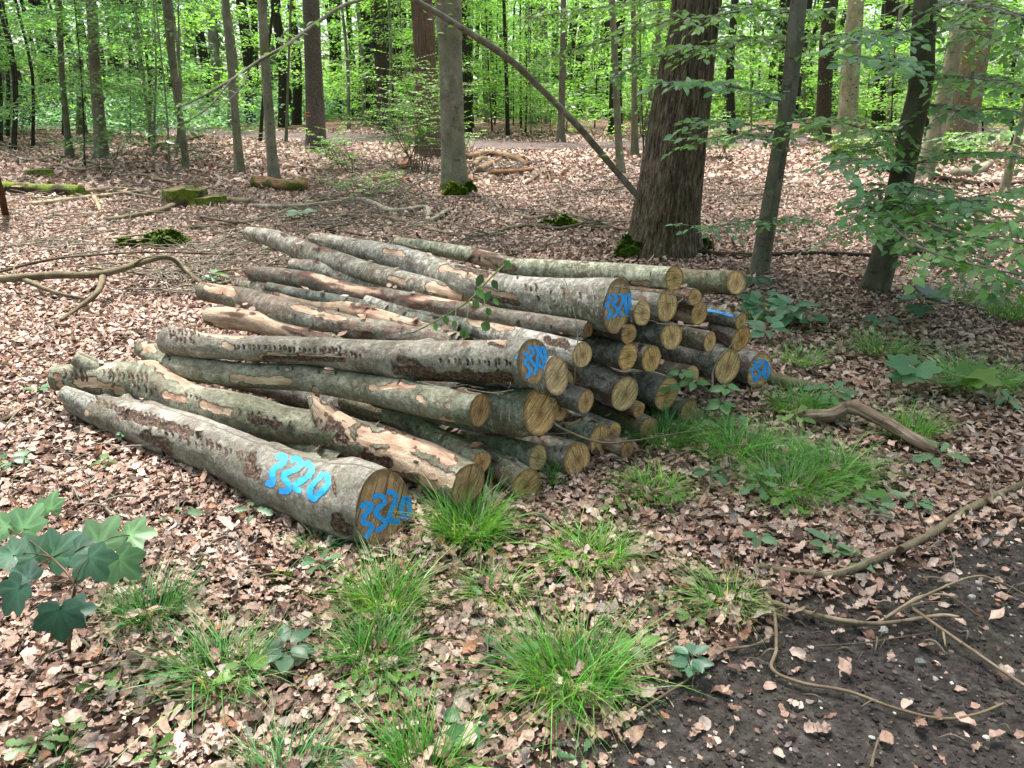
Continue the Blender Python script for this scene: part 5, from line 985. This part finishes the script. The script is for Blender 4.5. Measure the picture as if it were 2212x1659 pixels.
def moss_clump(label, x, y, w, h, col=(.11, .17, .026)):
    b = gpt(x, y); d = depth(b); W = w*.5*d/F; H = h*d/F; mb = MB(); col = tuple(.72*a for a in col); n = 3200; u = rng.uniform(-1, 1, (n, 2)); k = (u**2).sum(1) < 1; u = u[k]; n = len(u)
    r2 = (u**2).sum(1); z = H*np.sqrt(np.clip(1-r2, 0, 1))*(.75+.8*fbm(np.column_stack([u*2.6+x, r2*0]), 3)); P = np.column_stack([b[0]+u[:, 0]*W, b[1]+u[:, 1]*W*.7, b[2]+np.maximum(z, 0)])
    nrm = unit(np.column_stack([u[:, 0]/W, u[:, 1]/W, np.full(n, 1.2/H)])*H)+rng.normal(0, .3, (n, 3))
    add_leaves(mb, P-np.array([0, 0, .01]), rnd_dir(n)+np.array([0, 0, .5]), nrm, rng.uniform(.02, .045, n)*(d/7)**.5, LOWL, greens(n, col, .3, .12))
    G = 18; a = np.linspace(-1, 1, G); gx, gy = np.meshgrid(a, a); s = np.sqrt(np.maximum(np.abs(gx), np.abs(gy))**2/(gx**2+gy**2+1e-9)); gx, gy = gx*s, gy*s; r2 = np.clip(gx**2+gy**2, 0, 1)
    Z = H*np.sqrt(1-r2).ravel()*(.75+.8*fbm(np.column_stack([gx.ravel()*2.6+x, gy.ravel()*2.6+x, gx.ravel()*0]), 3))-.012
    i = np.arange(G-1)[:, None]*G; j = np.arange(G-1)[None]; mb.add(np.column_stack([b[0]+gx.ravel()*W, b[1]+gy.ravel()*W*.7, b[2]+Z]), np.stack([i+j, i+j+1, i+j+G+1, i+j+G], -1).reshape(-1, 4), None, tuple(c*.6 for c in col))
    tag(mb.build('moss_cushion', M['moss'], None), label, 'moss')
moss_clump('large dark green moss cushion left of the pile', 358, 533, 112, 36)
moss_clump('small moss cushion beside the large one', 276, 536, 50, 20)
moss_clump('moss cushion on the sticks left of the oak', 1222, 491, 62, 26, (.15, .24, .02))
moss_clump('flat mossy patch left of the bright moss cushion', 1182, 490, 44, 14)
moss_clump('thick moss swelling at the left foot of the oak', 1362, 556, 66, 48, (.13, .22, .025))
moss_clump('moss at the right foot of the oak', 1516, 543, 34, 30, (.09, .15, .025))
moss_clump('bright moss at the foot of the smooth pale beech', 984, 424, 52, 30, (.18, .26, .022))
moss_clump('moss lump right of the smooth pale beech foot', 1012, 416, 34, 22, (.13, .2, .022))
moss_clump('mossy hump under the pitted pale trunk', 1822, 336, 54, 16, (.075, .1, .03))
moss_clump('mossy hump at the foot of the thick barkless trunk', 2056, 340, 56, 22, (.07, .1, .03))
moss_clump('yellow green moss tuft on a buried stick near the painted log', 608, 1260, 40, 26, (.17, .24, .025))
def brush():
    mb = MB()
    for (x, y, w, h, n, l, up) in ((800, 400, 240, 70, 110, .5, .35), (380, 610, 130, 60, 70, .45, .2), (950, 530, 420, 60, 60, .35, .2), (1070, 360, 120, 30, 50, .5, .25), (350, 460, 700, 160, 220, .4, .14), (1350, 420, 500, 120, 60, .35, .1), (450, 320, 800, 50, 170, .7, .12), (600, 1300, 1100, 500, 110, .09, .1), (1600, 1000, 900, 400, 70, .12, .15), (1640, 420, 260, 50, 50, .4, .2), (2000, 420, 400, 80, 50, .4, .15), (200, 900, 400, 400, 60, .16, .1), (1900, 1420, 600, 400, 10, .05, .02), (500, 560, 260, 60, 90, .4, .2), (150, 480, 320, 180, 90, .4, .1), (800, 470, 300, 60, 90, .4, .15)):
        for k in range(int(n*2.2)):
            b = gpt(x+rng.uniform(-.5, .5)*w, y+rng.uniform(-.5, .5)*h, .012); a = rng.uniform(0, 2*PI); dd = np.array([math.cos(a), math.sin(a), rng.uniform(0, up)*1.2]); q = l*rng.uniform(.4, 1.9); r = (.003+.008*rng.uniform(0, 1)**2)*(.5+l*1.3)
            tube(mb, [b, b+dd*q*.5+rng.normal(0, .06*q, 3)+np.array([0, 0, .02]), b+dd*q], [r, r*.8, r*.35], 4, 7)
    tag(mb.build('fallen_twigs', M['twig'], origin=(0, 0, 0)), 'countless fine dry twigs scattered over the leaves', 'twigs', kind='stuff')
brush()
# ------------------------------------------------------------------ grass
def tuft(label, x, y, w, h, n, col=(.075, .15, .028), lean=0., wb=.0016):
    b = gpt(x, y); d = depth(b); W = w*.5*d/F; H = h*d/F; mb = MB()
    n = int(n*1.0); a = rng.uniform(0, 2*PI, n); rad = W*.62*np.sqrt(rng.uniform(0, 1, n)); base = np.column_stack([b[0]+rad*np.cos(a), b[1]+rad*np.sin(a)*.8]); bz = hf(base[:, 0], base[:, 1]); base = np.column_stack([base, bz])
    az = a+rng.normal(0, .8, n); L = H*rng.uniform(.4, 1.3, n); out = np.column_stack([np.cos(az)+lean, np.sin(az), np.zeros(n)]); th = np.abs(rng.normal(.35, .32, n)); sag = rng.uniform(.3, 1.35, n)*np.minimum(W/H, 1.3)
    t = np.linspace(0, 1, 6); up = np.array([0, 0, 1.]); P = base[:, None]+L[:, None, None]*(t[None, :, None]*(np.cos(th)[:, None, None]*up+np.sin(th)[:, None, None]*out[:, None])+(t**2)[None, :, None]*sag[:, None, None]*(out[:, None]*.75-up*.42))
    P[..., 2] = np.maximum(P[..., 2], b[2]+.003)
    side = unit(np.cross(out, up)+rng.normal(0, .35, (n, 3))); wd = wb*rng.uniform(.7, 1.6, n)[:, None]*np.clip(1.05-t**1.6, .06, 1)[None]
    A = P-side[:, None]*wd[..., None]; B = P+side[:, None]*wd[..., None]; V = np.stack([A, B], 2).reshape(n, 12, 3); q = np.array([(2*i, 2*i+1, 2*i+3, 2*i+2) for i in range(5)])
    c = greens(n, (1.3*col[0], 1.55*col[1], 1.4*col[2]), .35, .15); dry = rng.uniform(0, 1, n) < .06; c[dry] = greens(int(dry.sum()), (.32, .27, .13), .2, .05)
    cc = np.repeat(c[:, None], 12, 1)
    mb.add(V.reshape(-1, 3), (q[None]+(np.arange(n)*12)[:, None, None]).reshape(-1, 4), None, cc.reshape(-1, 3))
    tag(mb.build('grass_tuft', M['blade'], None), label, 'grass tuft', 'grass tufts round the pile')
BLG = (.055, .125, .04)
for t in [('lush dense tuft right against the front painted log end', 1012, 1160, 190, 125, 620, (.075, .16, .025), .0), ('bright tuft between the front logs and the centre path', 1275, 1205, 230, 90, 380, (.095, .19, .03), 0), ('bluish tuft right of the maple sapling', 330, 1335, 190, 110, 360, BLG, 0),
          ('wide spiky tuft under the maple sapling', 480, 1465, 270, 130, 330, (.07, .145, .04), -.1), ('tall upright tuft below the painted log end', 835, 1315, 200, 130, 380, (.09, .17, .03), 0), ('lower dense half of the tall tuft below the painted end', 810, 1425, 210, 110, 380, (.06, .14, .025), 0),
          ('large fountain like tuft in the centre foreground', 1235, 1480, 300, 180, 560, (.085, .175, .035), 0), ('sparse yellowish tuft right of the tall upright one', 1065, 1285, 170, 70, 200, (.11, .18, .04), 0), ('small tuft under the twig at the soil edge', 1565, 1305, 180, 90, 230, (.12, .20, .05), -.3),
          ('wide tuft cut off by the bottom edge', 625, 1690, 300, 110, 330, BLG, 0), ('tall thin tuft at the bottom centre', 915, 1670, 220, 190, 260, (.075, .165, .035), 0), ('bright round tuft before the striped ground log', 1410, 1065, 160, 65, 380, (.10, .20, .03), 0),
          ('left part of the broad grass patch before the dead limb', 1590, 985, 190, 95, 520, (.07, .155, .03), 0), ('front part of the broad grass patch before the dead limb', 1700, 1065, 220, 100, 560, (.075, .16, .03), 0), ('right part of the broad grass patch under the dead limb', 1800, 1030, 200, 95, 480, (.075, .165, .03), 0), ('rear part of the broad grass patch by the limb', 1680, 985, 170, 75, 380, (.065, .15, .03), 0),
          ('tuft in the arch behind the dead limb', 1965, 945, 140, 90, 300, (.075, .16, .03), 0), ('broad pale tuft at the right edge behind the seedling', 2105, 835, 240, 95, 480, (.10, .19, .05), 0), ('thin tuft left of the broad pale one', 1900, 765, 170, 75, 300, (.09, .17, .05), 0), ('fine tuft right of the outermost painted end', 1728, 790, 120, 60, 260, (.095, .18, .05), 0),
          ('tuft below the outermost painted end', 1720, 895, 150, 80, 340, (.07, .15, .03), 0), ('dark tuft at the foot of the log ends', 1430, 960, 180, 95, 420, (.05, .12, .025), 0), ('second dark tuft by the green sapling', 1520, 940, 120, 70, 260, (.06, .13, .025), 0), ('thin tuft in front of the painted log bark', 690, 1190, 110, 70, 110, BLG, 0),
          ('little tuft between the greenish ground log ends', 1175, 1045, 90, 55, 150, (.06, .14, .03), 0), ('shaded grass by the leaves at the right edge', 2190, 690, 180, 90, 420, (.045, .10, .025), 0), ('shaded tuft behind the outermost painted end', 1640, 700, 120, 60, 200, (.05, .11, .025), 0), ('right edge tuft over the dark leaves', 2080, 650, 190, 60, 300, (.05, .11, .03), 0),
          ('sparse blades at the left bottom corner', 130, 1640, 140, 60, 60, BLG, 0), ('thin tuft beside the compound seedling on the soil', 1420, 1330, 90, 45, 60, (.1, .18, .05), 0), ('tuft at the back of the dead limb', 1760, 885, 110, 60, 200, (.08, .16, .035), 0)]:
    tuft(t[0], t[1], t[2], t[3], t[4], t[5], t[6], t[7])
# ------------------------------------------------------------------ seedlings and saplings
def seedling(label, x, y, h, nl, size, col, kind='oval', name='seedling', w=None, group='green seedlings on the forest floor'):
    b = gpt(x, y); d = depth(b); H = h*d/F; sz = size*d/F; root = empty(name, b, label, 'seedling', group); wd = MB(); lv = MB(); top = b+np.array([rng.normal(0, .15)*H, rng.normal(0, .1)*H, H])
    tube(wd, [b-np.array([0, 0, .01]), (b+top)/2+rng.normal(0, .05*H, 3), top], [.0025, .002, .0012], 5, 8)
    n = nl; t = rng.uniform(.55, 1, n); a = np.arange(n)*2.4+rng.uniform(0, 6); D = np.column_stack([np.cos(a), np.sin(a), rng.uniform(-.15, .3, n)]); P = b+(top-b)*t[:, None]+D*sz*.25
    for i in range(n): tube(wd, [b+(top-b)*t[i], P[i]], [.001, .0008], 3, 2, cap=False)
    S = sz*rng.uniform(.7, 1.2, n); c = greens(n, col, .13, .06); N = jit((0, -.25, 1), n, .25)
    if kind == 'maple': add_leaves(lv, P, D, N, S*.62, MAPLE, c, rng.normal(-.1, .1, n))
    else: add_leaves(lv, P, D, N, S, OAKL if kind == 'oak' else OVAL, c, rng.normal(-.15, .15, n))
    wd.build('stem', M['blade'], root).data.attributes['col'].data.foreach_set('color', np.tile(np.array([.1, .13, .05, 1], np.float32), wd.n)); lv.build('foliage', M['leaf'], root)
G1 = (.10, .19, .05); G2 = (.075, .17, .075); G3 = (.13, .24, .05); G4 = (.11, .22, .10)
for s in [('oak seedling lying close to the front log bark', 560, 1125, 35, 6, 34, G2, 'oak'), ('pale seedling in the leaves left of the front log', 390, 1130, 25, 4, 34, G4, 'oak'), ('bright sprig against the middle of the front log', 325, 970, 32, 6, 24, G1, 'oak'), ('small leafed sprig against the far part of the front log', 272, 960, 34, 9, 16, G2, 'oval'),
          ('seedling in the open leaves at the far left', 85, 855, 20, 4, 26, G2, 'oval'), ('yellowish rosette at the bottom left', 215, 1490, 22, 6, 46, G3, 'oak'), ('cluster of oak leaves in the bottom left corner', 75, 1630, 40, 7, 44, G1, 'oak'), ('upright oak seedling near the bottom left', 345, 1650, 45, 7, 40, G1, 'oak'), ('second upright oak seedling near the bottom left', 150, 1590, 30, 5, 34, G1, 'oak'),
          ('spread of lobed green leaves under the tall tuft', 770, 1505, 28, 8, 42, G3, 'oak'), ('lobed seedling right of the spread green leaves', 860, 1510, 40, 8, 42, G3, 'oak'), ('broad leaved seedling touching the central tuft', 1090, 1420, 30, 5, 50, G4, 'oak'), ('bright single seedling right of the central tuft', 1370, 1410, 40, 3, 48, G3, 'oval'), ('bluish compound seedling at the soil edge', 1490, 1465, 65, 16, 36, (.09, .19, .12), 'oval'),
          ('oak seedling before the broad grass patch', 1640, 1075, 55, 7, 40, G4, 'oak'), ('yellow green lobed seedling at the dark soil patch', 1710, 1105, 30, 7, 46, G3, 'oak'), ('second lobed seedling at the dark soil patch', 1850, 1090, 30, 6, 46, G3, 'oak'), ('tri lobed seedling under the tip of the dead limb', 2020, 1015, 45, 5, 44, G4, 'oak'), ('pale beech seedling flat over the leaves at the right', 1790, 1195, 30, 9, 46, (.15, .25, .13), 'oval'),
          ('second pale spray right of the flat beech seedling', 1850, 1225, 22, 5, 38, (.14, .24, .12), 'oval'), ('small green seedling by the curved branch', 1975, 1095, 20, 5, 40, G4, 'oak'), ('lonely holed leaf seedling at the bottom', 1255, 1640, 22, 3, 42, G4, 'oak'), ('dark green seedling at the bottom centre right', 1010, 1575, 26, 4, 54, G2, 'oval'), ('leafy seedling in front of the round bright tuft', 1530, 1050, 40, 7, 36, G2, 'oak'),
          ('nettle like seedling left of the grass patch', 1450, 1085, 26, 6, 34, G3, 'oval'), ('small seedling below the bright round tuft', 1330, 1105, 26, 5, 32, G3, 'oak'), ('yellow seedling in the leaves right of the central tuft', 1500, 1345, 26, 5, 36, G3, 'oak'), ('sprig growing before the grooved dark end', 1252, 985, 45, 6, 24, G2, 'oak'), ('sprig beside the weathered stub', 1368, 958, 22, 5, 24, G2, 'oak'),
          ('broad leaved shrublet behind the outermost painted log', 1640, 690, 55, 16, 44, (.085, .19, .11), 'oval'), ('second broad leaved shrublet behind the painted log', 1700, 705, 60, 16, 44, (.085, .19, .11), 'oval'), ('third broad leaved shrublet, nearest the log end', 1655, 745, 45, 8, 40, (.10, .21, .12), 'oval'), ('low seedling right of the broad leaved shrublets', 1740, 715, 35, 8, 34, (.06, .14, .07), 'oval'), ('small shaded seedling behind the upper right log', 1625, 640, 40, 10, 36, (.04, .10, .05), 'oval'),
          ('spreading maple seedling on a thin stem at the right', 1975, 690, 60, 6, 70, (.075, .16, .09), 'maple'), ('pair of flat leaves left of the maple seedling', 1905, 712, 25, 5, 38, (.075, .16, .09), 'oval'), ('tall thin maple seedling with pale whorls', 1960, 860, 75, 6, 66, (.10, .21, .11), 'maple'), ('large yellow green maple leaves at the right', 2075, 865, 60, 6, 80, (.11, .22, .05), 'maple'), ('seedling at the right edge below the pale tuft', 2175, 880, 25, 6, 36, G4, 'oak'),
          ('leafy cluster over the buried log at the right', 1790, 880, 45, 12, 40, (.10, .20, .09), 'oak'), ('sprig at the left tip of the dead limb', 1705, 935, 50, 6, 34, G3, 'oak'), ('fern like seedling left of the curved branch', 1885, 1110, 28, 7, 40, G4, 'oak'), ('seedling leaning over the buried left stick', 220, 1015, 24, 5, 26, G1, 'oval'), ('leaf cluster in the leaves left of the maple sapling', 25, 1010, 22, 5, 34, G2, 'oval'),
          ('seedling between the fountain tuft and the tall tuft', 1020, 1285, 30, 5, 30, G2, 'oak'), ('small sprig at the left end of the curved branch', 1630, 1180, 24, 5, 30, G2, 'oval'), ('lobed seedling under the wide spiky tuft', 530, 1475, 40, 5, 56, G3, 'oval'), ('bramble leaves right of the wide spiky tuft', 620, 1435, 50, 8, 58, (.07, .15, .085), 'oval'), ('slim seedling between the painted log and the tall tuft', 700, 1245, 50, 7, 34, G2, 'oak'),
          ('green sprig behind the far end of the middle logs', 600, 545, 25, 9, 26, G4, 'oval'), ('pale green sprig at the far end of the upper logs', 650, 478, 22, 8, 26, (.12, .22, .12), 'oval'), ('green sprig near the propped branch', 470, 615, 26, 9, 26, G4, 'oval')]:
    seedling(*s)
def maple_sapling():
    b = gpt(150, 1412); root = empty('maple_sapling', b, 'dark large leaved maple sapling at the lower left edge', 'sapling'); wd = MB(); lv = MB()
    dk = (.028, .072, .045); md = (.045, .105, .06); lt = (.10, .20, .085)
    L = [(128, 1345, 1.86, 82, -1.5, dk), (172, 1318, 1.9, 60, .3, dk), (22, 1292, 1.82, 80, -2.2, dk), (45, 1240, 1.9, 62, 2.6, dk), (205, 1222, 1.98, 74, -.9, md), (272, 1222, 2.06, 72, -.7, (.06, .135, .06)), (300, 1152, 2.2, 64, .2, lt), (225, 1152, 2.2, 84, 1.2, lt), (132, 1182, 2.1, 84, .9, md), (62, 1185, 2.05, 70, 2.2, md), (62, 1120, 2.15, 72, 1.2, lt), (5, 1128, 2.15, 60, 2.4, lt), (180, 1185, 2.1, 60, .4, md), (8, 1195, 1.95, 66, 2.9, md), (110, 1085, 2.25, 50, 1.6, lt)]
    hub = [at(112, 1205, 2.0), at(160, 1260, 1.95), at(205, 1180, 2.12)]
    tube(wd, [b, at(150, 1330, 2.0), hub[1], hub[0]], [.005, .0045, .004, .003], 7, 20); tube(wd, [hub[1], hub[2]], [.003, .002], 6, 8)
    for x, y, d, s, a, c in L:
        p = at(x, y, d); i = min(range(3), key=lambda k: np.linalg.norm(hub[k]-p)); sc = s*d/F
        r, u = np.array([1., 0, 0]), np.array([0, .55, .84]); D = r*math.cos(a)+u*math.sin(a); N = np.array([rng.normal(0, .2), -.62+rng.normal(0, .12), .9]); base = p-unit(D)*sc*.32
        tube(wd, [hub[i], (hub[i]+base)/2+np.array([0, 0, .01]), base], [.002, .0016, .0014], 5, 8)
        add_leaves(lv, base[None], D[None], N[None], sc*.86, MAPLE, greens(1, c, .08, .03), np.array([-.3]), .012); V = lv.col[-1]; nn = (len(V)-1)//2; V[0] *= 1.9; V[[1, 1+nn, 7, 1+nn-6, 11, 1+nn-10]] *= 1.5
    wd.build('stem', M['blade'], root).data.attributes['col'].data.foreach_set('color', np.tile(np.array([.13, .085, .05, 1], np.float32), wd.n)); lv.build('foliage', M['maple'], root)
M['maple'] = leaf_material('dark_maple_leaf', .3, (1.3, 1.6, .8), .42, .45)
maple_sapling()
def pile_plants():
    # green sapling standing before the right log ends
    b = gpt(1515, 918); root = empty('young_sapling', b, 'pale stemmed green sapling in front of the right log ends', 'sapling'); wd = MB(); lv = Leafage()
    d0 = depth(b); st = [b, at(1538, 836, d0-.02), at(1543, 793, d0+.02), at(1591, 733, d0+.0)]; tube(wd, st, [.006, .0055, .005, .004], 7, 24, rough=.15)
    for (x, y), sz in (((1440, 832), .07), ((1500, 825), .07), ((1570, 838), .075), ((1560, 872), .075), ((1470, 805), .06), ((1590, 905), .06), ((1545, 912), .06)):
        c = at(x, y, d0-.12); s0 = at(1532, 850, d0-.02); tube(wd, [s0, (s0+c)/2+np.array([0, 0, .02]), c], [.0025, .002, .0012], 5, 8)
        a = rng.uniform(0, 6)+np.arange(5)*2*PI/5; D = np.column_stack([np.cos(a), np.sin(a)*.8, np.full(5, -.1)]); lv.add(c+D*.012, D, jit((0, -.45, 1), 5, .18), sz*rng.uniform(.8, 1.2, 5), greens(5, (.10, .22, .075), .1, .04))
    wd.build('stem', M['twig'], root); lv.build('foliage', M['leaf'], root, OVAL)
    # wilted sprig draped over the pile
    root = empty('wilted_sprig', at(1004, 660, 3.3), 'wilted green sprig with drooping leaves draped over the upper logs', 'sprig'); wd = MB(); lv = Leafage(); gcol = (.05, .10, .05)
    M0 = [at(870, 722, 3.55), at(904, 713, 3.5), at(1004, 656, 3.5), at(1060, 600, 3.6), at(1100, 562, 3.75)]; tube(wd, M0, [.002, .003, .0035, .004, .004], 6, 24)
    for p in ([(1040, 620, 3.5), (1046, 650, 3.36), (1056, 690, 3.3)], [(1015, 650, 3.45), (1008, 690, 3.36), (1003, 715, 3.33)], [(985, 668, 3.45), (983, 690, 3.36), (980, 716, 3.36)], [(1050, 612, 3.5), (1035, 625, 3.4), (1030, 640, 3.38)]): tube(wd, [at(*q) for q in p], [.0025, .002, .0015], 5, 8)
    for x, y, s in ((1056, 702, .075), (1042, 600, .06), (1032, 630, .06), (1060, 637, .055), (1064, 612, .05), (1006, 718, .05), (1052, 672, .045), (980, 700, .04), (995, 720, .045), (1068, 650, .045), (1022, 655, .05), (960, 690, .045), (940, 705, .04), (1090, 570, .05)):
        p = at(x, y-8, 3.3); lv.add(p[None], np.array([[rng.normal(0, .3), rng.normal(0, .2), -1.]]), np.array([[rng.normal(0, .3), -1., .2]]), s, greens(1, gcol, .2, .08))
    wd.build('stem', M['twig'], root).color = (.6, .9, .45, 1); lv.build('foliage', M['leaf'], root, OVAL)
    # thin upright twigs standing before the stack
    for lab, P, r in (('thin bare twig rising between the middle logs', [(1240, 830, 3.1), (1245, 775, 3.05), (1248, 715, 3.05), (1244, 690, 3.05), (1226, 622, 3.1), (1216, 595, 3.15)], .0028), ('fine twig crossing the gap below the middle log', [(1000, 838, 2.9), (1060, 848, 2.88), (1110, 842, 2.9)], .0025), ('bent dark twig over the far upper log', [(1320, 618, 3.25), (1362, 624, 3.2), (1470, 640, 3.4), (1464, 655, 3.3)], .003), ('grey twig poking out beneath the ringed log', [(1420, 700, 3.4), (1470, 702, 3.3), (1530, 706, 3.3)], .004)):
        mb = MB(); Q = [at(*p) for p in P]; tube(mb, Q, np.linspace(r, r*.5, len(Q)), 6, 24, rough=.2); twigs_on(mb, Q, r*1.5, 3, .09); tag(mb.build('bare_twig', M['twig'], None), lab, 'twig')
    mb = MB()
    for x, y in ((480, 925), (593, 962), (1085, 585), (1125, 592), (1150, 600), (1265, 620), (1010, 590), (925, 705), (1150, 740), (1185, 735), (1300, 800), (1130, 680)):
        pass
    # leaves lying on the logs
    P, N = [], []
    for key in LOGS:
        C, R = LOGS[key]
        for k in range(7 if key not in ('L1', 'L2', 'L4') else 3):
            i = rng.integers(4, len(C)-4); a = rng.normal(0, .35); t = unit(C[i+1]-C[i-1]); s = unit(np.cross(t, (0, 0, 1))); u = np.cross(s, t); n = u*math.cos(a)+s*math.sin(a); P.append(C[i]+n*(R[i]*1.05+.008)); N.append(n)
    n = len(P); add_leaves(mb, np.array(P), rnd_dir(n), np.array(N)+rng.normal(0, .25, (n, 3)), rng.uniform(.03, .06, n), OVAL, dead_cols(n), rng.normal(.1, .3, n))
    tag(mb.build('dry_leaves', M['dead_leaf'], None), 'dry leaves strewn on top of the logs', 'fallen leaves', kind='stuff')
pile_plants()
# ------------------------------------------------------------------ light, sky, camera
S = Vector((-.12, .30, .95)).normalized()
sun = bpy.data.objects.new('sun', bpy.data.lights.new('sun', 'SUN')); COL.objects.link(sun); sun.data.energy = 3.2; sun.data.angle = math.radians(3.5); sun.data.color = (1, .97, .92)
sun.rotation_euler = S.to_track_quat('Z', 'Y').to_euler(); sun['kind'] = 'helper'
W = bpy.data.worlds.new('World'); SC.world = W; W.use_nodes = True; nt = W.node_tree
sky = nt.nodes.new('ShaderNodeTexSky'); sky.sky_type = 'NISHITA'; sky.sun_disc = False; sky.sun_elevation = math.asin(S.z); sky.sun_rotation = math.atan2(S.x, S.y); sky.dust_density = 4.; sky.air_density = .7
bg = nt.nodes['Background']; hs = nt.nodes.new('ShaderNodeHueSaturation'); hs.inputs['Saturation'].default_value = .85; nt.links.new(sky.outputs[0], hs.inputs['Color']); nt.links.new(hs.outputs[0], bg.inputs[0]); bg.inputs[1].default_value = .15
cam = bpy.data.objects.new('camera', bpy.data.cameras.new('camera')); COL.objects.link(cam); cam.location = (0, 0, CH); cam.rotation_euler = (PI/2-PITCH, 0, 0)
cam.data.sensor_width = 36; cam.data.lens = 36*F/2212; cam.data.clip_end = 1000; cam.data.clip_start = .05; SC.camera = cam
SC.view_settings.view_transform = 'Standard'; SC.view_settings.look = 'None'; SC.view_settings.gamma = 1; SC.view_settings.use_curve_mapping = False; SC.view_settings.exposure = 1.93
cy = SC.cycles; cy.use_denoising = True; cy.max_bounces = 8; cy.diffuse_bounces = 5; cy.transmission_bounces = 4; cy.glossy_bounces = 2; cy.sample_clamp_indirect = 6; cy.use_adaptive_sampling = True; cy.adaptive_threshold = .02
try: cy.denoiser = 'OPENIMAGEDENOISE'; cy.denoising_input_passes = 'RGB_ALBEDO_NORMAL'
except Exception: pass
